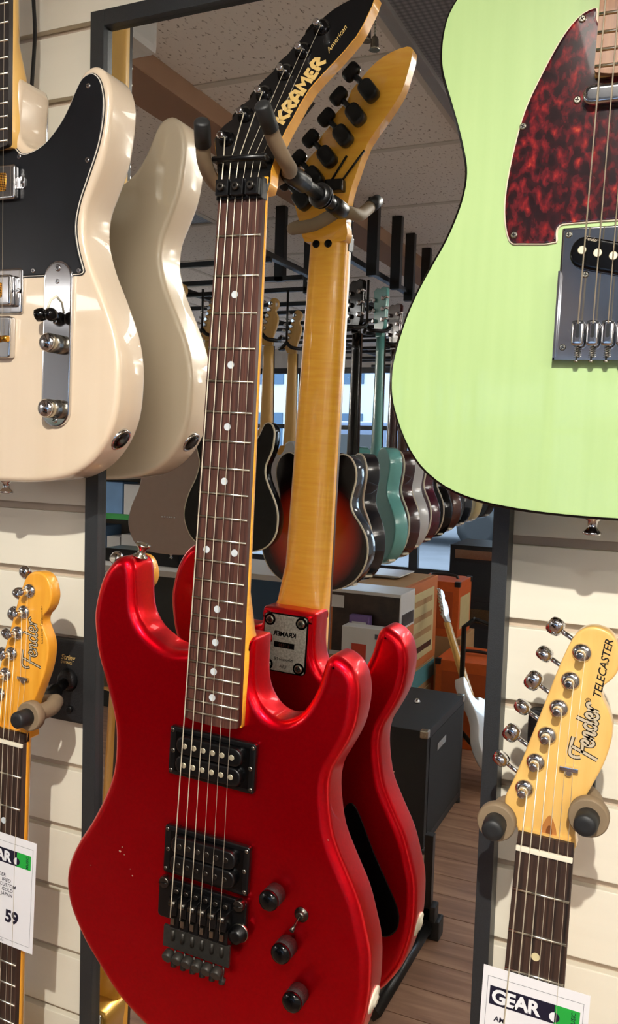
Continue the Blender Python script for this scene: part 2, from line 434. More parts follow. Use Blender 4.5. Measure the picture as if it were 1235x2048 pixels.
FENDER = [spline(s, 4, False) for s in (
    [(0.12, 0.62), (0.02, 0.9), (0.10, 1.18), (0.4, 1.27), (1.55, 1.2)],
    [(0.8, 1.22), (0.55, 0.5), (0.22, -0.35)], [(0.42, 0.58), (1.12, 0.6)],
    [(1.12, 0.3), (1.42, 0.36), (1.5, 0.55), (1.34, 0.68), (1.14, 0.45), (1.18, 0.1), (1.4, 0.0), (1.68, 0.2)],
    [(1.72, 0.66), (1.74, 0.35), (1.66, 0.0)], [(1.7, 0.25), (1.88, 0.56), (2.06, 0.62), (2.1, 0.42), (2.04, 0.1), (2.16, 0.0), (2.36, 0.2)],
    [(2.86, 0.56), (2.62, 0.66), (2.4, 0.42), (2.42, 0.1), (2.6, 0.0), (2.84, 0.25)], [(3.1, 1.2), (2.94, 0.6), (2.86, 0.12), (2.98, 0.0), (3.16, 0.16)],
    [(3.22, 0.3), (3.52, 0.36), (3.6, 0.55), (3.44, 0.68), (3.24, 0.45), (3.28, 0.1), (3.5, 0.0), (3.78, 0.2)],
    [(3.84, 0.68), (3.9, 0.4), (3.82, 0.0)], [(3.88, 0.3), (4.06, 0.6), (4.26, 0.7), (4.42, 0.52)])]
KRAMER = [[(0.1, 1), (0.1, 0)], [(0.75, 1.05), (0.25, 0.5), (0.8, 0)],
          [(1.0, 0), (1.0, 0.75), (1.15, 1), (1.5, 0.92), (1.6, 0.68), (1.25, 0.45), (1.65, 0)],
          [(1.85, 0), (1.9, 0.7), (2.1, 1), (2.38, 0.85), (2.5, 0)], [(2.0, 0.38), (2.4, 0.38)],
          [(2.72, 0), (2.82, 0.95), (3.12, 0.5), (3.45, 0.95), (3.55, 0)],
          [(4.3, 0.08), (3.85, 0.08), (3.8, 0.5), (3.85, 0.92), (4.28, 0.92)], [(3.85, 0.5), (4.2, 0.5)],
          [(4.5, 0), (4.5, 0.75), (4.65, 1), (5.0, 0.92), (5.1, 0.68), (4.75, 0.45), (5.2, 0)]]

# ================================================================== the setting
PITCH, GAP = 0.0762, 0.0085
Z0 = 1.80
H_CEIL = 2.27
X0, X1, Y1 = -4.6, 1.7, -6.6
wall = tag(put('wall_back', g_box(X0, X1, 0.009, 0.06, 0.0, H_CEIL), M['groove'], None), kind='structure')
nmin, nmax = -7, 23
slat_me = {}
for n in range(nmin, nmax + 1):
    zt = Z0 - n * PITCH - GAP; zb = Z0 - (n + 1) * PITCH
    if zt < 0.02: continue
    zt = min(zt, H_CEIL - 0.001); zb = max(zb, 0.001)
    if zt - zb < 0.01: continue
    key = round(zt - zb, 4)
    if key not in slat_me:
        g = g_box(X0, X1, 0.0, 0.009, 0, zt - zb, 0.0012)
        o = put('slat', g, M['slat'], wall); slat_me[key] = o.data
    else:
        o = bpy.data.objects.new('slat', slat_me[key]); COL.objects.link(o); o.parent = wall
    o.location = (0, 0, zb)
# floor with planks
floor = tag(put('floor', g_box(X0, X1, Y1, 0.06, -0.05, -0.004), M['plank'], None), kind='structure')
pk = {}
row_w = 0.118
for r in range(0, 34):
    y1 = -0.30 - r * row_w; xo = -2.9 + (r * 0.37) % 1.1
    for k in range(3):
        xa, xb = max(-2.9, xo + (k - 1) * 1.25 ), min(0.2, xo + k * 1.25)
        if xb - xa < 0.05: continue
        key = round(xb - xa, 3)
        if key not in pk:
            o = put('plank', g_box(0, xb - xa - 0.002, -row_w + 0.002, 0, -0.004, 0.0, 0.0008), M['plank'], floor); pk[key] = o.data
        else:
            o = bpy.data.objects.new('plank', pk[key]); COL.objects.link(o); o.parent = floor
        o.location = (xa, y1, random.uniform(-0.0004, 0.0))
# ceiling: tiles in an exposed grid, brown beam, dark light diffusers
ceil = tag(put('ceiling', g_box(X0, X1, Y1, 0.06, H_CEIL + 0.03, H_CEIL + 0.08), M['wall_paint'], None), kind='structure')
T = 0.6
tile_me = None
gx = [-0.67 - T * i for i in range(0, 6)]
gy = [-1.21 + T - T * i for i in range(0, 10)]
diff_cells = []
for i in range(len(gx)):
    for j in range(len(gy)):
        if gy[j] > 0: continue
        cx_, cy_ = gx[i] - T / 2, gy[j] - T / 2
        if -1.3 < cx_ < -1.28 : pass
        if i == 2 and gy[j] - T > -2.6 and gy[j] < -0.9:
            diff_cells.append((cx_, cy_)); continue
        if tile_me is None:
            o = put('ceiling_tile', g_box(-T/2 + 0.013, T/2 - 0.013, -T/2 + 0.013, T/2 - 0.013, 0, 0.015, 0.002), M['tile'], ceil); tile_me = o.data
        else:
            o = bpy.data.objects.new('ceiling_tile', tile_me); COL.objects.link(o); o.parent = ceil
        o.location = (cx_, cy_, H_CEIL)
for x in gx[:1] + gx[2:] + [gx[-1] - T]:
    put('grid_bar', g_box(x - 0.012, x + 0.012, gy[-1] - T, 0, H_CEIL - 0.002, H_CEIL + 0.028), M['wall_paint'], ceil)
for y in gy + [gy[-1] - T]:
    if y < 0: put('grid_bar', g_box(gx[-1] - T, gx[0], y - 0.012, y + 0.012, H_CEIL - 0.0025, H_CEIL + 0.027), M['wall_paint'], ceil)
for cx_, cy_ in diff_cells:
    put('light_diffuser', g_box(cx_ - 0.285, cx_ + 0.285, cy_ - 0.285, cy_ + 0.285, H_CEIL + 0.002, H_CEIL + 0.02), M['diffuser'], ceil)
for k in range(5):
    ya = -0.3 - k * 1.25
    put('light_diffuser', g_box(-0.63, -0.05, ya - 1.2, ya, H_CEIL + 0.0, H_CEIL + 0.02), M['diffuser'], ceil)
    put('diffuser_rail', g_box(-0.66, -0.63, ya - 1.24, ya + 0.01, H_CEIL - 0.012, H_CEIL + 0.02, 0.003), M['alu'], ceil)
put('ceiling_board', g_box(-0.05, X1, Y1, 0, H_CEIL, H_CEIL + 0.02), M['wall_paint'], ceil)
put('ceiling_board', g_box(X0, gx[-1] - T - 0.012, Y1, 0, H_CEIL, H_CEIL + 0.02), M['wall_paint'], ceil)
tag(put('trim_1', g_box(-1.37, -1.235, Y1, 0.0, 2.215, H_CEIL + 0.02, 0.004), M['beam'], None), 'brown painted ceiling beam running back from the slat wall', None, None, 'structure')
# side walls and the window wall opposite
tag(put('wall_left', g_box(X0 - 0.08, X0, Y1, 0.06, 0, H_CEIL), M['wall_paint'], None), kind='structure')
tag(put('wall_right', g_box(X1, X1 + 0.08, Y1, 0.06, 0, H_CEIL), M['wall_paint'], None), kind='structure')
wf = tag(put('wall_front', merge(g_box(X0, X1, Y1 - 0.1, Y1, 0, 0.25), g_box(X0, X1, Y1 - 0.1, Y1, 2.1, H_CEIL),
                                 g_box(X0, -4.55, Y1 - 0.1, Y1, 0.25, 2.1), g_box(1.2, X1, Y1 - 0.1, Y1, 0.25, 2.1)), M['wall_paint'], None), kind='structure')
for k in range(5):
    xa = -4.55 + k * 1.15
    wn = empty('window_%d' % (k + 1), (xa + 0.575, Y1 - 0.05, 0.25)); wn['kind'] = 'structure'
    put('window_frame', merge(g_box(-0.575, -0.535, -0.03, 0.03, 0, 1.85), g_box(0.535, 0.575, -0.03, 0.03, 0, 1.85),
                              g_box(-0.535, 0.535, -0.03, 0.03, 0, 0.05), g_box(-0.535, 0.535, -0.03, 0.03, 1.80, 1.85),
                              g_box(-0.535, 0.535, -0.02, 0.02, 1.28, 1.32)), M['satin_black'], wn)
gp = bpy.data.materials.new('window_glass'); gp.use_nodes = True
b = gp.node_tree.nodes['Principled BSDF']; b.inputs['Transmission Weight'].default_value = 1; b.inputs['Roughness'].default_value = 0; b.inputs['IOR'].default_value = 1.05
for o in [o for o in COL.objects if o.name.startswith('window_') and o.type == 'EMPTY']:
    put('pane', g_box(-0.535, 0.535, -0.002, 0.002, 0.05, 1.28), gp, o); put('pane', g_box(-0.535, 0.535, -0.002, 0.002, 1.32, 1.8), gp, o)
tag(put('ground', g_box(-14, 12, -26, Y1 - 0.1, -0.15, -0.06), M['concrete'], None), kind='structure')
fb = empty('office_building', (-4, -21, -0.06), label='grey office building across the street outside the windows', cat='building')
put('wall', g_box(-9, 9, -3, 0, 0, 5.5), mat('pale_facade', (170, 176, 186), 0.8, noise=0.1, nscale=(1, 1, 1)), fb)
for i in range(7):
    for j in range(2):
        put('window', g_box(-8 + i * 2.4, -6.6 + i * 2.4, 0.0, 0.04, 0.9 + j * 2.3, 2.4 + j * 2.3), M['counter_blue'], fb)
# a parked van outside
vn = empty('parked_van', (-4.2, -12.5, -0.06), label='dark blue parked van seen through the far windows', cat='van')
van_o = [(-2200, 350), (-2250, 900), (-1900, 1150), (-1500, 1750), (-1000, 1850), (2000, 1850), (2150, 1600), (2200, 400)]
solid('body', van_o, -0.85, 0.85, 60, mat('van_paint', (40, 62, 96), 0.3, coat=0.8, noise=0.1), vn, seg=2)
for wx in (-1.4, 1.4):
    put('wheel', lathe([(0.2, -0.9), (0.33, -0.88), (0.33, -0.65), (0.2, -0.63)], (wx, 0, 0.33), (0, 1, 0), 18), M['rubber'], vn)
    put('wheel', lathe([(0.2, 0.63), (0.33, 0.65), (0.33, 0.88), (0.2, 0.9)], (wx, 0, 0.33), (0, 1, 0), 18), M['rubber'], vn)
put('side_window', g_box(-1.45, -0.3, 0.852, 0.86, 1.15, 1.65), M['gloss_black'], vn)
# spotlight housings, then housings around the added fill lamps
for i, (loc, tg, pw, sz, an) in enumerate(SPOTS):
    L = Vector(loc); d = (Vector(tg) - L).normalized()
    lb = ['nearer to the slat wall', 'further from the slat wall'][i]
    r = empty('track_spotlight', (loc[0], loc[1], H_CEIL - 0.001), label='black ceiling track spotlight, the one ' + lb, cat='spotlight', group='track spotlights', off=(loc[0], loc[1], H_CEIL))
    put('housing', g_tube([L - d * 0.10, L - d * 0.098, L + d * -0.012, L + d * -0.012, L - d * 0.09], [0.005, 0.035, 0.035, 0.032, 0.03], 18), M['satin_black'], r)
    put('stem', g_tube([L - d * 0.09, (loc[0], loc[1] , H_CEIL)], 0.008, 8), M['satin_black'], r)
for i, (px, py) in enumerate(FILL_PANELS):
    wh = ['right hand side nearest the mirror wall', 'right hand side nearest the windows', 'left hand side nearest the mirror wall', 'left hand side nearest the windows'][i]
    r = empty('ceiling_fill_light', (px, py, H_CEIL), label='square white ceiling light panel on the ' + wh, cat='light', group='ceiling light panels')
    put('frame', merge(g_box(-0.31, 0.31, -0.31, -0.285, -0.035, 0), g_box(-0.31, 0.31, 0.285, 0.31, -0.035, 0),
                       g_box(-0.31, -0.285, -0.285, 0.285, -0.035, 0), g_box(0.285, 0.31, -0.285, 0.285, -0.035, 0)), M['alu'], r)
    put('reflector', g_box(-0.285, 0.285, -0.285, 0.285, -0.02, -0.002), M['plastic_white'], r)

r = empty('ceiling_fill_light', (AISLE_FILL[0], AISLE_FILL[1], H_CEIL), label='long slim ceiling light panel above the aisle by the slat wall', cat='light', group='ceiling light panels')
put('frame', merge(g_box(-0.48, 0.48, -0.17, -0.145, -0.035, 0), g_box(-0.48, 0.48, 0.145, 0.17, -0.035, 0), g_box(-0.48, -0.455, -0.145, 0.145, -0.035, 0), g_box(0.455, 0.48, -0.145, 0.145, -0.035, 0)), M['alu'], r)
put('reflector', g_box(-0.455, 0.455, -0.145, 0.145, -0.02, -0.002), M['plastic_white'], r)
for i, (ux, uy, uz) in enumerate(FILL_UPLIGHTS):
    sg = 1 if ux > 0 else -1
    r = empty('fill_uplight', (ux + sg * 0.10, uy, uz - 0.06), label='white wall uplight on the %s' % ['right wall nearest the mirror wall', 'right wall nearest the windows', 'left wall'][i], cat='light', group='wall uplights')
    put('bowl', merge(g_box(-0.19 * (1 if sg > 0 else 0) - 0.0, 0.19 * (0 if sg > 0 else 1), -0.22, 0.22, 0.0, 0.012), g_box(-0.19 if sg > 0 else 0.178, -0.178 if sg > 0 else 0.19, -0.22, 0.22, 0.0, 0.075),
                      g_box(-0.19 if sg > 0 else 0, 0 if sg > 0 else 0.19, -0.232, -0.22, 0, 0.075), g_box(-0.19 if sg > 0 else 0, 0 if sg > 0 else 0.19, 0.22, 0.232, 0, 0.075)), M['plastic_white'], r)
# ================================================================== mirror in a black frame
MY = -0.015
mr = empty('wall_mirror', (-0.378, 0, 0.42), label='tall wall mirror in a flat black metal frame behind the red guitar', cat='mirror', off=(-0.378, 0, 0.42))
fx0, fx1, gx0, gx1 = -0.612, -0.145, -0.5945, -0.1595
fz0, fz1 = 0.42, 1.796
put('mirror_glass', g_box(gx0 - 0.004, gx1 + 0.004, MY, -0.002, fz0 + 0.012, fz1 - 0.012), M['mirror'], mr)
put('frame_rail', g_box(fx0, gx0, -0.0225, 0.0, fz0, fz1, 0.0008), M['frame'], mr)
put('frame_rail', g_box(gx1, fx1, -0.0225, 0.0, fz0, fz1, 0.0008), M['frame'], mr)
put('frame_rail', g_box(gx0, gx1, -0.0225, 0.0, fz1 - 0.0165, fz1, 0.0008), M['frame'], mr)
put('frame_rail', g_box(gx0, gx1, -0.0225, 0.0, fz0, fz0 + 0.0165, 0.0008), M['frame'], mr)

# ================================================================== guitar parts
SCALE = 648.0
def fret_v(n): return -SCALE * (1 - 2 ** (-n / 12.0))
def g_neck(secs, m=9, pw=0.62, pd=0.85):
    """secs: (v, half width, y of the flat face, depth)"""
    V, F, S = [], [], []
    for sc_ in secs:
        v, w, y, d = sc_[:4]
        pw_, pd_ = sc_[4:6] if len(sc_) > 4 else (pw, pd)
        for k in range(m + 1):
            a = math.pi * k / m
            c, s = math.cos(a), math.sin(a)
            V.append(((-math.copysign(abs(c) ** pw_, c) * w) / 1000, y + d / 1000 * (s ** pd_), v / 1000))
    n = m + 1
    for i in range(len(secs) - 1):
        for k in range(m):
            F.append((i * n + k, (i + 1) * n + k, (i + 1) * n + k + 1, i * n + k + 1)); S.append(True)
        F.append((i * n + m, (i + 1) * n + m, (i + 1) * n, i * n)); S.append(False)
    F.append(tuple(range(n))); S.append(False)
    F.append(tuple((len(secs) - 1) * n + k for k in range(n - 1, -1, -1))); S.append(False)
    # make normals consistent
    bm = bmesh.new(); vv = [bm.verts.new(p) for p in V]
    for f, s in zip(F, S):
        fc = bm.faces.new([vv[i] for i in f]); fc.smooth = s
    bmesh.ops.recalc_face_normals(bm, faces=bm.faces); bm.verts.index_update()
    V = [tuple(v.co) for v in bm.verts]; F = [tuple(v.index for v in f.verts) for f in bm.faces]; S = [f.smooth for f in bm.faces]
    bm.free()
    return V, F, S
def half_w(v, w0, w1, ve): return (w0 + (w1 - w0) * (v / ve)) / 2
def fretboard(root, ytop, ve, w0, w1, m, nfret=22, th=5.5, vmin=None, dots=(3, 5, 7, 9, 12, 15, 17, 19, 21), dotm=None, side_inset=0.0):
    """board + frets + dots; ve = end of board (mm, negative)"""
    h0, h1 = w0 / 2, half_w(ve, w0, w1, ve)
    o = [(-h0, 0), (h0, 0), (h1, ve + 3)] + [(h1 * 0.95, ve + 0.6), (h1 * 0.6, ve - 1.4), (0, ve - 2.0), (-h1 * 0.6, ve - 1.4), (-h1 * 0.95, ve + 0.6)] + [(-h1, ve + 3)]
    fbo = solid('fretboard', o, ytop, ytop + th / 1000, 0, m, root)
    for n in range(1, nfret + 1):
        v = fret_v(n); h = half_w(v, w0, w1, ve) - 0.4
        g = g_tube([(-h / 1000, ytop - 0.0003, v / 1000), (h / 1000, ytop - 0.0003, v / 1000)], 0.00125, 8)
        put('fret', g, M['fretwire'], fbo)
    dotm = dotm or M['pearl']
    for n in dots:
        v = (fret_v(n) + fret_v(n - 1)) / 2
        for u in ((-14.5, 14.5) if n == 12 else (0,)):
            put('inlay_dot', lathe([(0.0033, 0), (0.0033, 0.0004)], (u / 1000, ytop - 0.0001, v / 1000), (0, -1, 0), 14), dotm, fbo)
    return fbo
GAUGE = [0.60, 0.52, 0.44, 0.24, 0.20, 0.17]
def string(root, pts, k):
    return put('string', g_tube(pts, GAUGE[k] / 1000, 6), M['string'], root)
def screw(name, u, v, y, r, m, root, d=(0, -1, 0), h=0.0012):
    p = put(name, lathe([(r, 0), (r, h * 0.5), (r * 0.7, h)], (u / 1000, y, v / 1000), d, 12), m, root)
    return p
def slot_screw(u, v, y, r, root, m=None, back=False):
    sgn = 1 if back else -1
    s = screw('screw', u, v, y, r / 1000, m or M['chrome'], root, (0, sgn, 0), r * 0.0004)
    a = random.uniform(0, 3.1)
    for t in (a, a + math.pi / 2):
        du, dv = math.cos(t) * r * 0.55, math.sin(t) * r * 0.55
        if t == a:
            G = [g_tube([((u - du) / 1000, y + sgn * r * 0.00042, (v - dv) / 1000), ((u + du) / 1000, y + sgn * r * 0.00042, (v + dv) / 1000)], r * 0.00012, 4)]
        else: G.append(g_tube([((u - du) / 1000, y + sgn * r * 0.00042, (v - dv) / 1000), ((u + du) / 1000, y + sgn * r * 0.00042, (v + dv) / 1000)], r * 0.00012, 4))
    put('screw_slot', merge(*G), M['satin_black'], s)
    return s
def strap_button(root, p, axis, m=None):
    return put('strap_button', lathe([(0.0075, 0), (0.0072, 0.0012), (0.0042, 0.003), (0.0036, 0.008), (0.0068, 0.0115), (0.0075, 0.0125), (0.007, 0.0138), (0.003, 0.0142)], p, axis, 20), m or M['nickel'], root)

# ------------------------------------------------------------------ the red guitar
KT = math.radians(2.1537)
def k_world(u, v, y=0):   # guitar mm -> world
    return Vector((-0.37107 + (u * math.cos(KT) + v * math.sin(KT)) / 1000, y, 1.559034 + (-u * math.sin(KT) + v * math.cos(KT)) / 1000))
BASE = -820
kb = k_world(0, BASE, -0.062)
K = empty('electric_guitar', kb, KT, 'candy red electric guitar with black pointed headstock and black locking bridge hanging before the mirror', 'guitar', off=(0, -0.062, BASE / 1000))
YF, YB = -0.106, -0.062
k_out = [(-33, -413), (-50, -417), (-63, -416), (-75, -411), (-88, -403), (-97, -391), (-101, -378), (-103, -358), (-105, -345), (-109, -337.5), (-117, -334.5),
         (-126, -338), (-134, -346), (-142, -360), (-147, -378), (-149.5, -395), (-148, -412), (-143, -436), (-132, -463), (-121, -494), (-117, -516), (-118, -550),
         (-127, -579), (-143, -612), (-157, -635), (-167, -658), (-170, -678), (-166, -700), (-157, -718), (-143, -738), (-122, -760), (-100, -781), (-76, -796), (-50, -808),
         (-15, -817), (25, -820), (65, -817), (100, -806), (130, -785), (152, -752), (160, -728), (164, -705), (165, -685), (163, -656), (157, -635), (148, -610), (134, -585),
         (121, -560), (115, -535), (113, -516), (115, -500), (121, -487), (129, -470), (134, -454), (136, -430), (133, -414), (127, -404), (119, -398), (110, -395.5), (104, -399),
         (100.5, -408), (97, -424), (90, -441), (80, -455), (66, -463), (52, -461), (42, -453), (35, -441), (32, -425), (31.5, -396), (30, -393), (-29, -393), (-31, -395), (-31.5, -408)]
solid('body', spline(k_out, 3), YF, YB, 9.5, M['red'], K, seg=6)
YT = -0.1185
fretboard(K, YT, -474, 44, 57.5, M['rosewood'], 22)
put('neck', g_neck([(14, 23, YT + 0.0055, 14), (0, 22, YT + 0.0055, 15.5), (-100, half_w(-100, 44, 57.5, -474), YT + 0.0055, 16), (-280, half_w(-280, 44, 57.5, -474), YT + 0.0055, 18),
                     (-350, half_w(-350, 44, 57.5, -474), YT + 0.0055, 19.5), (-388, 27.6, YT + 0.0055, 25, 0.25, 0.3), (-392, 27.7, YT + 0.0055, 25, 0.15, 0.15), (-440, 28.4, YT + 0.0055, 20, 0.15, 0.15), (-474, 28.7, YT + 0.0055, 12, 0.15, 0.15)]), M['maple'], K)
def k_sh(v): return 0.23 * max(0.0, v - 8) / 1000
k_head = [(-24, 2), (-29, 18), (-36, 42), (-39, 53), (-37, 60), (-31, 67), (-25, 71), (-21, 79), (-15, 85), (-9, 90), (-6, 98), (1, 106), (9, 113), (12, 120), (20, 127), (28, 134), (32, 142), (40, 149),
          (50, 158), (60, 165), (74, 171), (90, 174), (96, 171), (91, 152), (84, 135), (67, 114), (48, 92), (36, 66), (28, 46), (24, 20), (23.5, 2)]
hd_o = spline(k_head, 2)
hd = solid('headstock', hd_o, -0.112, -0.098, 0, M['maple'], K, yfun=k_sh, side=[M['maple'], M['maple']])
solid('headstock_face', inset(ccw(hd_o), 0.4), -0.1126, -0.112, 0, M['head_black'], hd, yfun=k_sh)
put('logo', g_ribbon(KRAMER, 0.30, 12.0, (28.6, 61.0), -0.1128, 60.5, yfun=k_sh), M['decal_gold'], hd)
put('model_script', g_text('American', 6.6, (61.0, 122.5), -0.1128, 59, shear=0.45, yfun=k_sh), M['decal_gold'], hd)
posts = [(-26, 52), (-11, 73), (4, 91), (22, 109), (36, 127), (50, 147)]
for i, (u, v) in enumerate(posts):
    y = -0.1126 + k_sh(v)
    t = put('tuner', lathe([(0.0078, 0), (0.0078, 0.0012), (0.006, 0.002), (0.006, 0.0028)], (u / 1000, y, v / 1000), (0, -1, 0), 18), M['gloss_black'], K)
    put('tuner_post', lathe([(0.0031, 0.002), (0.0031, 0.008), (0.0022, 0.0092), (0.0031, 0.0105), (0.0032, 0.0135), (0.002, 0.014)], (u / 1000, y, v / 1000), (0, -1, 0), 14), M['chrome'], t)
    # housing and button on the back, button sticking out on the upper left side
    yb = -0.098 + k_sh(v)
    hu, hv = u + 3, v - 10
    ho = rot2(rrect(hu - 8, hu + 8, hv - 12, hv + 10, 6), 40, (hu, hv))
    solid('tuner_housing', ho, yb, yb + 0.013, 2.5, M['satin_black'], t, seg=2)
    s0 = Vector((hu / 1000, yb + 0.007, hv / 1000)); dr = Vector((-19, 0, 19)).normalized()
    put('tuner_shaft', g_tube([s0, s0 + dr * 0.024], 0.0030, 8), M['satin_black'], t)
    b0 = s0 + dr * 0.0200
    bo = rot2(rrect(-9.5, 9.5, 0, 14, 5), 45, (0, 0))
    bo = [(p[0] + b0.x * 1000, p[1] + b0.z * 1000) for p in bo]
    solid('tuner_button', bo, b0.y - 0.0035, b0.y + 0.0035, 2.2, M['gloss_black'], t, seg=3)
for u in (-10, 4):
    put('nut_bolt', lathe([(0.0042, -0.002), (0.0042, 0.0005), (0.0026, 0.0008)], (u / 1000, -0.0972, -0.001), (0, 1, 0), 16), M['gloss_black'], K)
wk = put('wrench_holder', g_box(0.004, 0.024, -0.0895, -0.0775, 0.048, 0.060, 0.002), M['satin_black'], K)
for (a, b2) in (((20, 55), (46, 86)), ((10, 58), (27, 82))):
    put('hex_key', g_tube([(a[0] / 1000, -0.083 + k_sh(a[1]) * 0.25, a[1] / 1000), (b2[0] / 1000, -0.082 + 0.004, b2[1] / 1000)], 0.0013, 6), M['satin_black'], wk)
# lock nut, retainer bar
put('lock_nut', g_box(-0.0225, 0.0225, -0.1215, -0.1115, -0.006, 0.012, 0.0008), M['satin_black'], K)
for u in (-14, 0.5, 15):
    c = put('string_clamp', g_box((u - 6.4) / 1000, (u + 6.4) / 1000, -0.1275, -0.1205, -0.004, 0.010, 0.0012), M['satin_black'], K)
    put('clamp_bolt', lathe([(0.0034, 0), (0.0034, 0.003), (0.0028, 0.0036)], (u / 1000, -0.1273, 0.003), (0, -1, 0), 16), M['smoke_chrome'], c)
    put('bolt_socket', lathe([(0.0014, 0), (0.0014, 0.0003)], (u / 1000, -0.1309, 0.003), (0, -1, 0), 6), M['gloss_black'], c)
put('retainer_bar', g_tube([(-0.0295, -0.1185, 0.0300), (0.0225, -0.1185, 0.0290)], 0.0027, 10), M['satin_black'], K)
for u in (-27, 20):
    put('retainer_screw', lathe([(0.003, 0), (0.003, 0.012)], (u / 1000, -0.108, 0.0295), (0, -1, 0), 10), M['smoke_chrome'], K)
YS = -0.1215
sp_n, sp_b = 7.1, 10.6
for i in range(6):
    un, ub = -17.7 + i * sp_n, -26.5 + i * sp_b
    pu, pv = posts[i]
    ub2 = un * 1.06 - 1.5
    string(K, [((ub) / 1000, -0.128, -0.664), (ub / 1000, -0.1275, -0.650), (un / 1000, YS, 0.0), (un / 1000, YS, 0.012), (ub2 / 1000, -0.1162 , 0.0296),
               ((pu + 2.9) / 1000, -0.1126 + k_sh(pv) - 0.0088, (pv - 1) / 1000)], i)
# two humbuckers in black rings
def humbucker(vc, poles, slant, two_rows):
    ring_o = rrect(-47.5, 44.5, vc - 23.5, vc + 23.5, 2.5)
    ring = solid('pickup_ring', ring_o, YF - 0.006, YF, 1.2, M['satin_black'], K, seg=2)
    put('pickup_recess', g_box(-0.0405, 0.0385, YF - 0.0064, YF - 0.0058, (vc - 19) / 1000, (vc + 19) / 1000), M['gloss_black'], ring)
    for j, dv in enumerate((9.2, -9.2)):
        bob = solid('bobbin', rrect(-36.5, 33.5, vc + dv - 8.6, vc + dv + 8.6, 8), YF - 0.0125, YF - 0.004, 1.5, M['satin_black'], ring, seg=2)
        for q in range(6):
            u = -26.5 + q * 10.0
            if j == 1 and not two_rows: rr, hh, mm_ = 0.0024, 0.0009, M['smoke_chrome']
            else: rr, hh, mm_ = 0.0027, 0.0008, poles
            put('pole_piece', lathe([(rr, 0), (rr, hh * 0.6), (rr * 0.8, hh)], (u / 1000, YF - 0.0124, (vc + dv) / 1000), (0, -1, 0), 12), mm_, bob)
    for u in (-44.3, 41.3):
        for dv in (-19.5, 19.5): slot_screw(u, vc + dv, YF - 0.006, 2.0, ring, M['nickel'])
        slot_screw(u + (1.5 if u < 0 else -1.5), vc, YF - 0.006, 2.2, ring, M['nickel'])
    return ring
humbucker(-510.5, M['pole'], 0, True)
humbucker(-608, M['smoke_chrome'], 0, False)
# locking tremolo
B0 = -0.001
br = solid('bridge', rrect(-51, 44.5, -677, -637, 4), YF - 0.006, YF - 0.001, 1.0, M['satin_black'], K, seg=2)
for u in (-43, 38):
    st_ = put('pivot_stud', lathe([(0.0055, 0), (0.0055, 0.006), (0.0048, 0.007)], (u / 1000, YF - 0.004, -0.640), (0, -1, 0), 18), M['smoke_chrome'], br)
    put('stud_slot', g_tube([((u - 5) / 1000, YF - 0.0112, -0.6405), ((u + 5) / 1000, YF - 0.0112, -0.6395)], 0.0007, 4), M['gloss_black'], st_)
for i in range(6):
    u = -26.5 + i * sp_b - 0.4
    sd = put('saddle', merge(g_box((u - 4.9) / 1000, (u + 4.9) / 1000, -0.1245, YF - 0.006, -0.664, -0.647, 0.0012),
                             g_box((u - 4.9) / 1000, (u + 4.9) / 1000, -0.1195, YF - 0.006, -0.680, -0.664, 0.0010),
                             g_box((u - 4.2) / 1000, (u + 4.2) / 1000, -0.1165, YF - 0.006, -0.647, -0.640, 0.0010)), M['satin_black'], br)
    put('saddle_screw', lathe([(0.0026, 0), (0.0026, 0.003), (0.0020, 0.0034)], (u / 1000, -0.1160, -0.6435), (0, -1, 0.0), 12), M['smoke_chrome'], sd)
    put('saddle_roller', lathe([(0.0030, -0.0035), (0.0030, 0.0035)], (u / 1000, -0.1240, -0.652), (1, 0, 0), 12), M['smoke_chrome'], sd)
    put('lock_block', g_box((u - 2.0) / 1000, (u + 2.0) / 1000, -0.1235, -0.1190, -0.674, -0.667, 0.0006), M['nickel'], sd)
    put('lock_bolt', g_tube([(u / 1000, -0.1205, -0.680), (u / 1000, -0.1205, -0.690)], 0.0020, 8), M['dull_grey'], sd)
    ft = put('fine_tuner', lathe([(0.0046, 0), (0.0054, 0.002), (0.0054, 0.007), (0.0046, 0.0082)], ((u * 1.0) / 1000, -0.1235, -0.7005), (0, -0.92, -0.38), 18), M['dull_grey'], br)
    put('tuner_stem', g_tube([(u / 1000, -0.114, -0.694), (u / 1000, -0.116, -0.713), (u / 1000, -0.116, -0.7145), (u / 1000, -0.117, -0.719)], [0.0012, 0.0014, 0.0034, 0.003], 10), M['dull_grey'], br)
put('bridge_shelf', merge(g_box(-0.0385, 0.0335, -0.1195, -0.1165, -0.700, -0.679, 0.0008), g_box(-0.034, 0.029, -0.1145, -0.104, -0.686, -0.677, 0.001)), M['dull_grey'], br)
so = put('arm_socket', lathe([(0.0085, 0), (0.0085, 0.004), (0.0065, 0.005), (0.0065, 0.011), (0.0035, 0.0112)], (0.0395, YF - 0.005, -0.667), (0, -1, 0), 20), M['satin_black'], br)
put('socket_ring', lathe([(0.0090, 0), (0.0092, 0.0012), (0.0086, 0.0024)], (0.0395, YF - 0.0055, -0.667), (0, -1, 0), 20), M['nickel'], so)
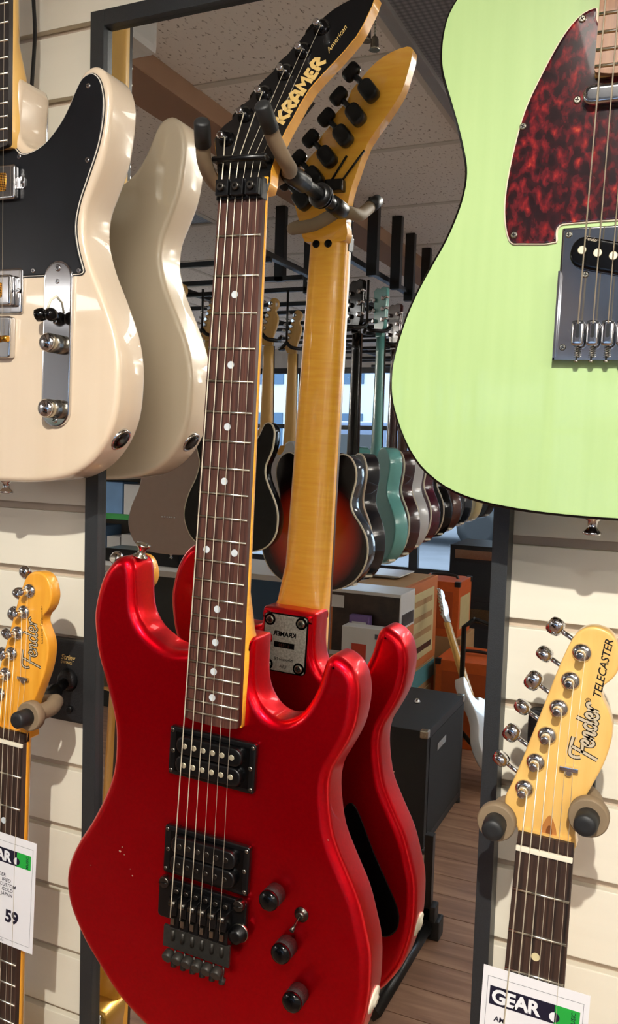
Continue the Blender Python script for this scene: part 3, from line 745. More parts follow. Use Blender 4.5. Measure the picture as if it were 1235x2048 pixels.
# controls
for u, v in ((72, -621), (87, -666), (101, -707)):
    kn = put('control_knob', lathe([(0.0095, 0.002), (0.0095, 0.0165)], (u / 1000, YF, v / 1000), (0, -1, 0), 28), M['knurl'], K)
    put('knob_cap', lathe([(0.0096, 0.0165), (0.0094, 0.0185), (0.0080, 0.0205), (0.004, 0.0218), (0.0005, 0.022)], (u / 1000, YF, v / 1000), (0, -1, 0), 28), M['gloss_black'], kn)
    put('knob_shaft', lathe([(0.004, 0), (0.004, 0.0021)], (u / 1000, YF, v / 1000), (0, -1, 0), 12), M['smoke_chrome'], kn)
tg_ = put('toggle_switch', lathe([(0.0068, 0), (0.0068, 0.0012), (0.0045, 0.0014), (0.0045, 0.004), (0.003, 0.0055)], (0.0975, YF, -0.635), (0, -1, 0), 18), M['smoke_chrome'], K)
put('toggle_lever', g_tube([(0.0975, YF - 0.004, -0.635), (0.096, YF - 0.012, -0.6405), (0.0955, YF - 0.0165, -0.6430)], [0.0012, 0.0014, 0.0024], 8), M['smoke_chrome'], tg_)
# strap button on the horn, jack on the side, back plate and cavity cover
strap_button(K, (-0.110, -0.0845, -0.336), (0.25, 0.0, 1))
jp = put('output_jack', lathe([(0.0125, -0.001), (0.0125, 0.0010), (0.0115, 0.002), (0.006, 0.0022), (0.005, 0.004)], (0.1632, -0.084, -0.707), (0.985, 0, -0.17), 22), M['bone'], K)
gk = solid('plate_gasket', rrect(-26, 26, -461, -397, 5), YB - 0.0005, YB + 0.0013, 0.5, M['gloss_black'], K, seg=2)
pl = solid('neck_plate', rrect(-24.5, 24.5, -459.5, -398.5, 2), YB + 0.001, YB + 0.0026, 0.4, M['plate_silver'], gk, seg=2)
for u in (-18.5, 18.5):
    for v in (-453.5, -404.5):
        put('plate_washer', lathe([(0.0066, 0), (0.0064, 0.001)], (u / 1000, YB + 0.0022, v / 1000), (0, 1, 0), 18), M['gloss_black'], gk)
        slot_screw(u, v, YB + 0.003, 4.6, gk, M['nickel'], back=True)
def back_text(s, size, v, mm_, bold=0.02):
    put('plate_text', g_text(s, size, (0, v), YB + 0.00275, back=True, bold=bold, align='CENTER'), mm_, pl)
back_text('KRAMER', 7.0, -421, M['gloss_black'], 0.04)
put('number_label', g_box(-0.012, 0.012, YB + 0.0024, YB + 0.0029, -0.4335, -0.4275), M['gloss_black'], pl)
put('number_text', g_text('E 2530', 4.6, (0, -432.3), YB + 0.00296, back=True, align='CENTER'), M['nickel'], pl)
back_text('Neptune NJ', 4.6, -447.5, M['gloss_black'], 0.0)
back_text('USA', 4.8, -455.5, M['gloss_black'], 0.0)
solid('cavity_cover', spline([(82, -590), (88, -585), (95, -590), (118, -634), (143, -676), (149, -692), (147, -708), (136, -718), (118, -716), (100, -690), (86, -640), (80, -600)], 3), YB - 0.0005, YB + 0.0016, 0.5, M['gloss_black'], K, seg=2)
solid('spring_cover', rrect(-40, 32, -700, -560, 6), YB - 0.0005, YB + 0.0016, 0.5, M['gloss_black'], K, seg=2)
# small paint chips
for (u, v, r) in ((-102, -629, 1.6), (-97, -631, 1.1), (-100, -624, 0.9), (-86, -650, 0.9), (-89, -644, 0.6), (-137, -653, 0.5), (118, -560, 0.7)):
    put('paint_chip', obj and (lambda o_: g_solid(o_, YF - 0.00012, YF + 0.0001, 0))([(u + r * random.uniform(0.5, 1.2) * math.cos(t * 0.9), v + r * random.uniform(0.4, 0.9) * math.sin(t * 0.9)) for t in range(7)]), M['pole'], K)

# ------------------------------------------------------------------ single-cutaway guitars on the wall
NE = -460.0     # end of the fretboard below the nut
TREBLE = [(28, 20), (31, 11), (39, 3), (48, 0.5), (57, 2), (67, 7), (78, 16), (87, 28), (94, 41), (101, 56), (109, 66), (121, 69.5), (131, 64), (138, 52), (141, 37), (139, 9), (134, -16), (124, -40), (115, -61),
          (113, -81), (115, -95), (123, -118), (137, -146), (152, -179), (159, -207), (160, -234), (157, -262), (147, -287), (132, -306), (114, -319), (94, -327), (58, -333), (14, -335)]
BASS = [(-28, 92), (-50, 104), (-80, 108), (-112, 99), (-133, 82), (-144, 66), (-148, 50), (-148.5, 32), (-146, 18), (-138, -5), (-131, -25), (-126, -42), (-123, -55), (-123, -69), (-127, -87), (-136, -110),
        (-148, -132), (-160, -156), (-168, -178), (-175, -207), (-175.5, -229), (-172, -246), (-161, -272), (-146, -293), (-124, -309), (-98, -318), (-64, -323), (-28, -325)]
def tele_outline(sb, st):
    tr = [(u, v * st if v < -100 else v) for u, v in TREBLE]; ba = [(u, v * sb if v < -100 else v) for u, v in BASS]
    o = tr + ba[::-1] + [(-27, 90), (-27, 70), (27, 70), (28, 35)]
    return [(u, v + NE) for u, v in spline(o, 3)]
HEAD = [(-21.3, 2), (-23, 8), (-29, 18), (-34, 25), (-34.5, 32), (-31, 42), (-26, 57), (-18, 85), (-10, 113), (-1, 145), (4, 160), (8, 169), (12, 174), (19, 177.5), (27, 177.5), (34, 174.5), (39, 168), (42.5, 156),
        (41, 146), (37, 139), (32.5, 134), (31, 128), (33, 122), (38, 113), (41, 103), (40.5, 89), (36.5, 72), (30, 55), (25, 42), (21.5, 28), (20.8, 14), (21.2, 2)]
T_POSTS = [(-20, 42), (-13, 65), (-6, 88), (1, 111), (8, 134), (14.5, 157)]
def ellip(c, axis, rl, ra, rb, spin, n=14):
    axis = Vector(axis).normalized(); a = Vector((0, 1, 0)); a = (a - axis * a.dot(axis)).normalized(); b2 = axis.cross(a)
    a, b2 = a * math.cos(spin) + b2 * math.sin(spin), b2 * math.cos(spin) - a * math.sin(spin)
    V, F, S = [], [], []
    m_ = 8
    for i in range(m_ + 1):
        t = -math.pi / 2 + math.pi * i / m_; r = max(0.02, abs(math.cos(t)) ** 0.6); h = math.copysign(abs(math.sin(t)) ** 0.8, math.sin(t)) * rl
        for k in range(n):
            an = 2 * math.pi * k / n
            V.append(tuple(Vector(c) + axis * h + a * (ra * r * math.cos(an)) + b2 * (rb * r * math.sin(an))))
    for i in range(m_):
        for k in range(n):
            k2 = (k + 1) % n; F.append((i*n+k, i*n+k2, (i+1)*n+k2, (i+1)*n+k)); S.append(True)
    F.append(tuple(range(n - 1, -1, -1))); S.append(True); F.append(tuple(m_*n+k for k in range(n))); S.append(True)
    return V, F, S
def tele_neck(root, yt, nm, fm, hm, dotm, logo=None, w0=43.0, w1=56.0, nfret=21, tuners=True, lip=True):
    fretboard(root, yt, NE, w0, w1, fm, nfret, dots=(3, 5, 7, 9, 12, 15, 17, 19, 21), dotm=dotm)
    ys = yt + 0.0055
    hw = lambda v: half_w(v, w0, w1, NE)
    put('neck', g_neck([(10, 21.4, ys, 14), (0, hw(0), ys, 15), (-100, hw(-100), ys, 15.5), (-300, hw(-300), ys, 17.5), (-355, hw(-355), ys, 19.5), (-386, hw(-386), ys, 25, 0.3, 0.3), (-440, hw(-440), ys, 25, 0.15, 0.15), (NE, hw(NE), ys, 25, 0.15, 0.15)]), nm, root)
    put('skunk_stripe', g_box(-0.0026, 0.0026, ys + 0.0147, ys + 0.0165, -0.30, -0.01), M['rosewood'], root)
    if lip: put('board_lip', obj and g_solid([(-w0/2, 0), (w0/2, 0), (w0/2 - 0.4, 9), (-w0/2 + 0.4, 9)], yt + 0.002, yt + 0.0092, 0), fm, root)
    put('nut', g_box(-w0/2000, w0/2000, yt - 0.0022, yt + 0.003, -0.0045, -0.0005, 0.0008), M['bone'], root)
    yh = yt + 0.009
    hd = solid('headstock', spline(HEAD, 3), yh, yh + 0.0145, 1.6, hm, root, seg=3)
    if tuners:
        ax = Vector((-0.86, 0, 0.5)).normalized()
        for i, (u, v) in enumerate(T_POSTS):
            P = (u / 1000, yh, v / 1000)
            t = put('tuner', lathe([(0.0074, 0), (0.0074, 0.0008), (0.0066, 0.0022), (0.0050, 0.0034), (0.0042, 0.0036)], P, (0, -1, 0), 22), M['chrome'], root)
            put('tuner_post', lathe([(0.0032, 0.003), (0.0032, 0.009), (0.0028, 0.010), (0.0032, 0.0115), (0.0032, 0.014), (0.0018, 0.0142)], P, (0, -1, 0), 16), M['chrome'], t)
            put('string_wrap', lathe([(0.0036, 0.0060), (0.0037, 0.0068), (0.0036, 0.0078)], P, (0, -1, 0), 16), M['string'], t)
            put('tuner_housing', g_box((u - 7) / 1000, (u + 6) / 1000, yh + 0.0145, yh + 0.0235, (v - 7) / 1000, (v + 7) / 1000, 0.002), M['chrome'], t)
            s0 = Vector((u / 1000, yh + 0.0185, v / 1000))
            put('tuner_shaft', g_tube([s0, s0 + ax * 0.024], 0.0019, 8), M['chrome'], t)
            put('tuner_button', ellip(s0 + ax * 0.0270, ax, 0.0066, 0.0086, 0.0060, [0.2, 1.2, 0.4, 1.4, 0.1, 1.0][i]), M['chrome'], t)
    tr = put('string_tree', merge(lathe([(0.0028, 0), (0.0028, 0.003), (0.002, 0.0038)], (0.0125, yh, 0.0625), (0, -1, 0), 12), g_box(0.0055, 0.0195, yh - 0.0042, yh - 0.0022, 0.0640, 0.0672, 0.0006)), M['chrome'], root)
    return hd, yh
def tele_strings(root, yt, yh, yb_, vb, over=None, wb=53.0):
    # over = (v0, v1): the two outer strings run over a card there, the inner four run behind it
    for i in range(6):
        un, ub = -17.5 + 7.0 * i, -wb / 2 + wb / 5 * i
        pu, pv = T_POSTS[i]
        yn = yt - 0.0018
        pts = [(ub / 1000, yb_, vb / 1000)]
        if over:
            for v_ in over:
                q = v_ / vb; pts.append(((un + (ub - un) * q) / 1000, -0.1231 if i in (0, 5) else -0.1214, v_ / 1000))
        pts.append((un / 1000, yn, -0.0025))
        if i >= 4: pts.append(((un * 0.5 + (9.5 if i == 4 else 16) * 0.5) / 1000 if False else (9.5 if i == 4 else 15.5) / 1000, yh - 0.0030, 0.0655))
        pts.append(((pu + 3.2) / 1000, yh - 0.007, (pv - 0.5) / 1000))
        string(root, pts, i)
def pose_root(name, x, z, yb_, tilt, label, base=-795.0, nut_at=None, group=None):
    """x,z: world point of the nut"""
    t = math.radians(tilt)
    loc = (x + math.sin(t) * base / 1000, yb_, z + math.cos(t) * base / 1000)
    return empty(name, loc, t, label, 'guitar', group, off=(0, yb_, base / 1000))
def nut_from_end(x, z, tilt):
    t = math.radians(tilt); return x - math.sin(t) * NE / 1000, z - math.cos(t) * NE / 1000
B = lambda pts: [(u, v + NE) for u, v in pts]

# white guitar, upper left
wx, wz = nut_from_end(-0.66474, 1.63080, 1.0)
Wg = pose_root('electric_guitar', wx, wz, -0.058, 1.0, 'blush white electric guitar with scratched black pickguard at the upper left')
yF, yB = -0.103, -0.058
solid('body', tele_outline(335/325, 1.0), yF, yB, 5.5, M['white_body'], Wg, seg=5)
hd, yh = tele_neck(Wg, yF - 0.0125, M['maple_pale'], M['ebony'], M['maple_pale'], M['pearl'], lip=False)
tele_strings(Wg, yF - 0.0125, yh, yF - 0.015, NE - 188)
guard = spline([(-30, 4), (26, 2), (34, -4), (44, -5), (62, 1), (75, 11), (86, 23), (95, 37), (101, 48), (109, 59), (121, 62), (130, 55), (135, 40), (136, 26), (134, 8), (129, -11), (118, -38), (110, -58), (106, -80), (110, -103), (116, -120), (117, -124), (114, -127),
                (107, -127.5), (44, -127), (-44, -127), (-85, -126), (-90, -90), (-84, -40), (-66, 10), (-40, 40), (-32, 40), (-30, 20)], 3)
gd = solid('pickguard', B(inset(ccw(guard), 1.5)), yF - 0.0024, yF - 0.0014, 0.3, M['guard_black'], Wg, seg=2)
solid('guard_ply', B(inset(ccw(guard), 0.7)), yF - 0.0017, yF - 0.0008, 0, M['white_ply'], gd)
solid('guard_base', B(guard), yF - 0.0010, yF, 0, M['guard_black'], gd)
for u, v in ((117, 50), (118, -19), (33, -8), (54, -121), (111, -123)): slot_screw(u, v + NE, yF - 0.0024, 2.6, gd)
cp = solid('control_plate', B(rrect(69, 104, -276, -113, 17.4, 8)), yF - 0.0040, yF - 0.0002, 0.6, M['chrome'], Wg, seg=2)
for v in (-120, -269): slot_screw(86.5, v + NE, yF - 0.0040, 3.4, cp)
slot_screw(86, -133 + NE, yF - 0.0040, 2.4, cp)
slot_screw(84, -172 + NE, yF - 0.0040, 2.4, cp)
lv = put('switch_lever', g_tube([(0.0855, yF - 0.001, (NE - 146) / 1000), (0.0855, yF - 0.012, (NE - 152) / 1000), (0.0850, yF - 0.016, (NE - 162) / 1000)], [0.0016, 0.0013, 0.0013], 8), M['bone'], cp)
for du in (-6.0, 6.0):
    put('switch_tip', lathe([(0.004, -0.005), (0.0062, -0.003), (0.0066, 0.001), (0.006, 0.005), (0.003, 0.0065)], ((85 + du) / 1000, yF - 0.018, (NE - 166 - abs(du) * 0.2) / 1000), (du / 6.0, -0.5, -0.35), 16), M['gloss_black'], lv)
for v in (-194, -258):
    kn = put('control_knob', lathe([(0.0094, 0.002), (0.0094, 0.0165), (0.0090, 0.017)], (0.0865, yF, (v + NE) / 1000), (0, -1, 0), 30), M['nickel'], cp)
    put('knob_dome', lathe([(0.0092, 0.017), (0.0088, 0.0188), (0.007, 0.0205), (0.0035, 0.0215), (0.0004, 0.0218)], (0.0865, yF, (v + NE) / 1000), (0, -1, 0), 30), M['chrome'], kn)
def foil_pickup(root, v0, v1, u1, y, ring):
    p = solid('pickup', B(rrect(-u1, u1, v0, v1, 3)), y - 0.007, y, 1.6, M['chrome'], root, seg=3)
    put('foil_window', g_solid(B(rrect(-u1 + 11, u1 - 11, v0 + 8, v1 - 8, 1.5)), y - 0.0074, y - 0.0068, 0), M['foil'], p)
    for u in (-u1 - 5, u1 + 5): slot_screw(u, (v0 + v1) / 2 + NE, y - 0.001, 2.4, p)
    if ring: solid('pickup_tab', B(rrect(-u1 - 8, u1 + 8, (v0+v1)/2 - 6, (v0+v1)/2 + 6, 2)), y - 0.0012, y, 0.2, M['chrome'], p)
    return p
foil_pickup(Wg, -51, -17, 34, yF - 0.0026, True)
solid('pickup_frame', B(rrect(-41, 41, -163, -118, 3)), yF - 0.0032, yF - 0.0002, 0.8, M['chrome'], Wg, seg=2)
foil_pickup(Wg, -156, -125, 32, yF - 0.0034, False)
bw = solid('bridge', B(rrect(-30.5, 30.5, -208, -166, 3)), yF - 0.008, yF, 1.2, M['chrome'], Wg, seg=3)
for i in range(6):
    put('saddle', lathe([(0.0030, -0.004), (0.0034, 0), (0.0030, 0.004)], ((-26 + 10.4 * i) / 1000, yF - 0.010, (NE - 189) / 1000), (1, 0, 0), 14), M['brass'], bw)
jk = put('output_jack', lathe([(0.0125, -0.004), (0.0125, 0.0006), (0.0115, 0.0012), (0.0100, 0.0004), (0.0075, -0.006), (0.0030, -0.007)], (0.1480, -0.0805, (NE - 286) / 1000), (0.80, 0, -0.60), 24), M['chrome'], Wg)
put('jack_socket', lathe([(0.0098, 0), (0.0094, 0.0007), (0.004, 0.0009)], Vector((0.1480, -0.0805, (NE - 286) / 1000)) + Vector((0.80, 0, -0.60)) * 0.0011, (0.80, 0, -0.60), 20), M['gloss_black'], jk)
strap_button(Wg, (0.0, -0.0805, (NE - 335) / 1000), (0, 0, -1), M['chrome'])
solid('back_plate_chrome', B(rrect(-26, 26, 6, 68, 4)), yB - 0.0004, yB + 0.0014, 0.4, M['chrome'], Wg, seg=2)

# green guitar, upper right
gxn, gzn = nut_from_end(-0.05386, 1.61729, 1.0)
Gg = pose_root('electric_guitar', gxn, gzn, -0.060, 1.0, 'pale seafoam green electric guitar with red tortoiseshell pickguard at the upper right')
yF, yB = -0.105, -0.060
solid('body', tele_outline(1.0, 325/335), yF, yB, 2.2, M['green_body'], Gg, seg=4, side=[M['gloss_black'], M['green_body']])
hd, yh = tele_neck(Gg, yF - 0.0115, M['maple_pale'], M['roasted'], M['maple_pale'], M['satin_black'])
tele_strings(Gg, yF - 0.0115, yh, yF - 0.013, NE - 180)
gg = spline([(-30, 51), (-40, 49), (-48, 42), (-56, 31), (-66, 12), (-78, -15), (-84.5, -42), (-88.5, -68), (-89.5, -87), (-88, -102), (-84.5, -113.5), (-81, -117), (-76, -117.5), (-48, -117.5), (-47.5, -108), (-44, -104.5), (44, -104.5), (47.5, -108), (48, -118), (108, -118), (104, -95), (104, -78), (108, -56), (116, -36),
             (127, -10), (133, 18), (133, 42), (124, 56), (112, 56), (100, 42), (88, 20), (72, 4), (48, -7), (32, -4), (28, 10), (28, 30), (0, 36), (-28, 40)], 3)
gd = solid('pickguard', B(inset(ccw(gg), 1.2)), yF - 0.0024, yF - 0.0013, 0.3, M['tort'], Gg, seg=2)
solid('guard_ply', B(inset(ccw(gg), 0.4)), yF - 0.0016, yF - 0.0007, 0, M['cream_ply'], gd)
solid('guard_base', B(gg), yF - 0.0008, yF, 0, M['cream_ply'], gd)
for u, v in ((-40, 44), (-78.5, -29), (-80, -110), (104, -110), (124, 44)): slot_screw(u, v + NE, yF - 0.0024, 2.7, gd, M['nickel'])
pk_ = solid('neck_pickup', B(rrect(-35, 35, -21, -7, 6.8, 6)), yF - 0.011, yF - 0.002, 2.2, M['chrome'], Gg, seg=4)
for u in (-39.5, 39.5): slot_screw(u, -14 + NE, yF - 0.0024, 3.0, pk_, M['nickel'])
bp_ = solid('bridge_plate', B(rrect(-44, 44, -206, -107, 1.5)), yF - 0.0022, yF, 0.4, M['chrome'], Gg, seg=2)
put('plate_rim', merge(g_box(-0.044, -0.0425, yF - 0.009, yF - 0.002, (NE - 206) / 1000, (NE - 140) / 1000), g_box(0.0425, 0.044, yF - 0.009, yF - 0.002, (NE - 206) / 1000, (NE - 140) / 1000),
                       g_box(-0.044, 0.044, yF - 0.009, yF - 0.002, (NE - 206) / 1000, (NE - 204.5) / 1000)), M['chrome'], bp_)
bo = rot2(rrect(-37, 37, -144, -121, 10, 6), -13, (0, -132))
bpk = solid('bridge_pickup', B(bo), yF - 0.0075, yF - 0.002, 1.6, M['gloss_black'], Gg, seg=3)
for i in range(6):
    u = -28 + 11.2 * i
    put('pole_piece', lathe([(0.0032, 0), (0.0032, 0.0008), (0.0028, 0.001)], (u / 1000, yF - 0.0073, (NE - 131.5 - u * 0.23) / 1000), (0, -1, 0), 14), M['pole'], bpk)
put('maker_script', g_ribbon(FENDER, 0.10, 2.3, (-27, -117.5 + NE), yF - 0.0076, -13), M['decal_silver'], bpk)
for (u, v) in ((-39, -112), (-25, -142), (39, -112), (-38, -196)): slot_screw(u, v + NE, yF - 0.0022, 2.6, bp_, M['nickel'])
for i in range(6):
    u = -26.5 + 10.6 * i
    sd = solid('saddle', B(rrect(u - 4.6, u + 4.6, -196, -177, 3)), yF - 0.0125, yF - 0.006, 1.8, M['chrome'], bp_, seg=3)
    put('saddle_slot', g_solid(B(rrect(u - 1.3, u + 1.3, -190, -180, 1.2)), yF - 0.0127, yF - 0.0122, 0), M['satin_black'], sd)
    for du in (-3, 3): put('height_screw', lathe([(0.0012, 0), (0.0012, 0.0008)], ((u + du) / 1000, yF - 0.0124, (NE - 178.8) / 1000), (0, -1, 0), 8), M['satin_black'], sd)
    put('spring', g_tube([((u + 1.9 * math.cos(t * 1.2)) / 1000, yF - 0.0085 + 0.0019 * math.sin(t * 1.2), (NE - 196 - t * 0.235) / 1000) for t in range(0, 36)], 0.0003, 4), M['nickel'], sd)
    put('intonation_screw', g_tube([(u / 1000, yF - 0.0085, (NE - 196) / 1000), (u / 1000, yF - 0.0085, (NE - 206.4) / 1000), (u / 1000, yF - 0.0085, (NE - 206.5) / 1000), (u / 1000, yF - 0.0085, (NE - 208) / 1000)], [0.0008, 0.0008, 0.0022, 0.0018], 10), M['nickel'], sd)
strap_button(Gg, (-0.009, -0.083, (NE - 325) / 1000), (0, 0, -1), M['chrome'])
solid('control_plate', B(rrect(70, 105, -270, -112, 17, 6)), yF - 0.0022, yF - 0.0002, 0.6, M['chrome'], Gg, seg=2)

# amber and pale guitars hanging lower, headstocks in view
def low_guitar(x, z, tilt, label, neckm, headm, fm, dotm, bodym, word, lower_right):
    g = pose_root('electric_guitar', x, z, -0.075, tilt, label)
    yt = -0.120; yf = yt + 0.0125
    hd, yh = tele_neck(g, yt, neckm, fm, headm, dotm)
    solid('body', tele_outline(335/325, 1.0), yf, yf + 0.045, 5.0, bodym, g, seg=4)
    tele_strings(g, yt, yh, yf - 0.012, NE - 182, (-224, -100))
    solid('pickguard', B(inset(ccw(guard), 0.5)), yf - 0.002, yf, 0.3, M['white_ply'], g, seg=2)
    b_ = solid('bridge_plate', B(rrect(-42, 42, -206, -128, 1.5)), yf - 0.003, yf, 0.4, M['chrome'], g, seg=2)
    for i in range(6): put('saddle', g_box((-31 + 10.6 * i) / 1000, (-22 + 10.6 * i) / 1000, yf - 0.010, yf - 0.003, (NE - 197) / 1000, (NE - 178) / 1000, 0.001), M['chrome'], b_)
    bk = solid('neck_plate', B(rrect(-25, 25, 5, 69, 4)), yf + 0.0446, yf + 0.0466, 0.4, M['chrome'], g, seg=2)
    for u in (-19, 19):
        for v in (12, 62): slot_screw(u, v + NE, yf + 0.0466, 4.2, bk, M['chrome'], back=True)
    strap_button(g, (0, yf + 0.0225, (NE - 335) / 1000), (0, 0, -1), M['chrome'])
    return g, hd, yh
LF, lhd, lyh = low_guitar(-0.63052, 1.02972, 2.4, 'amber electric guitar with glossy golden headstock hanging at the lower left', M['maple_gold'], M['maple_gold'], M['rosewood_dark'], M['pearl'], mat('gold_metallic', (206, 158, 66), 0.3, metal=0.6, coat=1, noise=0.1), '', False)
RF, rhd, ryh = low_guitar(-0.08756, 1.03387, 1.6, 'pale maple electric guitar with a bold slanted headstock name at the lower right', M['maple_pale'], M['maple_pale'], M['rosewood_dark'], M['cream_dot'], mat('butterscotch', (206, 160, 96), 0.3, coat=1, noise=0.1), '', True)
def decal(hd, yh, uv, ang, sc, wk, ws):
    FN = [[(p[0], p[1] * 1.25) for p in st] for st in FENDER]
    put('maker_script_outline', g_ribbon(FN, wk, sc, uv, yh - 0.00012, ang), M['decal_black'], hd)
    put('maker_script', g_ribbon(FN, ws, sc, uv, yh - 0.00020, ang), M['decal_silver'], hd)
decal(rhd, ryh, (27.6, 74.0), 86, 10.2, 0.34, 0.20)
put('model_name', g_text('TELECASTER', 8.4, (30.6, 123.3), ryh - 0.00015, 83, shear=0.22, bold=0.015, spacing=0.98), M['decal_black'], rhd)
put('registered_mark', merge(g_ribbon([[(math.cos(t * 0.4) , math.sin(t * 0.4)) for t in range(17)]], 0.25, 1.7, (22.0, 121), ryh - 0.00015, 0), g_text('R', 3.0, (23.1, 120.0), ryh - 0.00015, 84)), M['decal_black'], rhd)
put('walnut_plug', g_solid(spline([(0.5, 1.5), (6, 5), (7, 12), (4, 21), (1, 25), (-2.5, 20), (-5, 11), (-4, 4)], 3), ryh - 0.0002, ryh + 0.0005, 0), mat('plug_wood', (186, 122, 62), 0.4, noise=0.1), rhd)
put('truss_rod_hole', g_solid(spline([(1.5, 6), (3.6, 10), (3.0, 15), (1, 17), (-1, 13), (-0.6, 8)], 3), ryh - 0.0003, ryh + 0.0004, 0), mat('hole_wood', (120, 66, 22), 0.6, noise=0.1), rhd)
decal(lhd, lyh, (27.5, 77), 92, 12.0, 0.24, 0.10)
put('model_name', g_text('Custom Telecaster', 4.5, (34.5, 104.5), lyh - 0.00015, 94, shear=0.12, spacing=1.12), M['decal_black'], lhd)

# ------------------------------------------------------------------ price cards tucked under the strings
def price_card(root, label, u0, u1, v0, v1, yc):
    r = empty('price_card', root.matrix_basis @ Vector((0, 0, 0)), root.rotation_euler.y, label, 'price card', 'price cards', off=OFF[root.name])
    um, hw = (u0 + u1) / 2, (u1 - u0) / 2
    def yy(u): return -0.1222
    n = 48; V, F = [], []
    for s in (0, 0.0004):
        for k in range(n + 1):
            u = u0 + (u1 - u0) * k / n
            for v in (v0, v1): V.append((u / 1000, yy(u) + s, v / 1000))
    m_ = 2 * (n + 1)
    for k in range(n):
        F.append((2*k, 2*k+2, 2*k+3, 2*k+1)); F.append((m_+2*k, m_+2*k+1, m_+2*k+3, m_+2*k+2))
        F.append((2*k, m_+2*k, m_+2*k+2, 2*k+2)); F.append((2*k+1, 2*k+3, m_+2*k+3, m_+2*k+1))
    F += [(0, 1, m_+1, m_), (2*n, m_+2*n, m_+2*n+1, 2*n+1)]
    card = obj('card', V, F, M['card'], r)
    def patch(name, pu0, pu1, pv0, pv1, m, lift=0.00015):
        V, F = [], []
        for k in range(33):
            u = pu0 + (pu1 - pu0) * k / 32
            V += [(u / 1000, yy(u) - lift, pv0 / 1000), (u / 1000, yy(u) - lift, pv1 / 1000)]
        F = [(2*k, 2*k+2, 2*k+3, 2*k+1) for k in range(32)]
        return obj(name, V, F, m, r)
    def txt(name, s, size, uv, m, ang=0, bold=0.0, shear=0.0, align='LEFT', lift=0.00028, spacing=1.0):
        V, F = g_text(s, size, uv, 0, ang, bold=bold, shear=shear, align=align, spacing=spacing)
        V = [(x, yy(x * 1000) - lift, z) for x, y, z in V]
        return obj(name, V, F, m, r)
    # thin printed border
    for a in ((u0 + 4, u1 - 4, v1 - 8.2, v1 - 7.9), (u0 + 4, u1 - 4, v0 + 5.9, v0 + 6.2)): patch('border_line', *a, M['ink_grey'])
    for uu in (u0 + 4, u1 - 4.3): patch('border_line', uu, uu + 0.3, v0 + 6, v1 - 8, M['ink_grey'])
    patch('logo_block', u0 + 6.3, u1 - 25, v1 - 31, v1 - 15.4, M['ink'])
    patch('logo_green', u1 - 25, u1 - 6.3, v1 - 31, v1 - 15.4, M['ink_green'])
    txt('logo_text', 'GEAR', 15.6, (u0 + 8.0, v1 - 28.6), M['ink_white'], bold=0.04, spacing=0.93)
    cu, cv = u1 - 25, v1 - 25.5
    def half(a0, a1, m, nm):
        V = [(cu / 1000, yy(cu) - 0.0003, cv / 1000)]
        for k in range(11):
            a = math.radians(a0 + (a1 - a0) * k / 10); uu = cu + 4.0 * math.cos(a)
            V.append((uu / 1000, yy(uu) - 0.0003, (cv + 4.0 * math.sin(a)) / 1000))
        obj(nm, V, [(0, k, k + 1) for k in range(1, 11)], m, r)
    half(90, 270, M['ink_white'], 'logo_dot'); half(-90, 90, M['ink'], 'logo_dot')
    txt('logo_side_text', 'MUSIC', 4.6, (u1 - 9.5, v1 - 30.3), M['ink'], 90, 0.01)
    return r, txt
rc, rtxt = price_card(RF, 'white shop price card with green corner logo tucked under the lower right strings', -39, 43, -226, -104, -0.1245)
rtxt('card_text', 'AM', 6.0, (-28, -148), M['ink'], 0, 0.02, 0.1)
lc, ltxt = price_card(LF, 'white shop price card reading JAPAN tucked under the lower left strings', -32, 46.5, -219, -99.5, -0.1245)
for i, s in enumerate(('DER', 'IFIED', 'CUSTOM', 'T GOLD', 'JAPAN')):
    ltxt('card_text', s, 5.2, ((7.6, 14.6, 21.5, 17.7, 17.3)[i], -145.5 - i * 5.1), M['ink'], 0, 0.012, 0.12, 'RIGHT', spacing=1.06)
ltxt('price_text', '59', 18, (26.6, -193.1), M['ink'], 0, 0.04, 0.0, 'RIGHT')
ltxt('card_number', '353', 3.0, (3, -216.5), M['ink_grey'], 0, 0, 0.1)

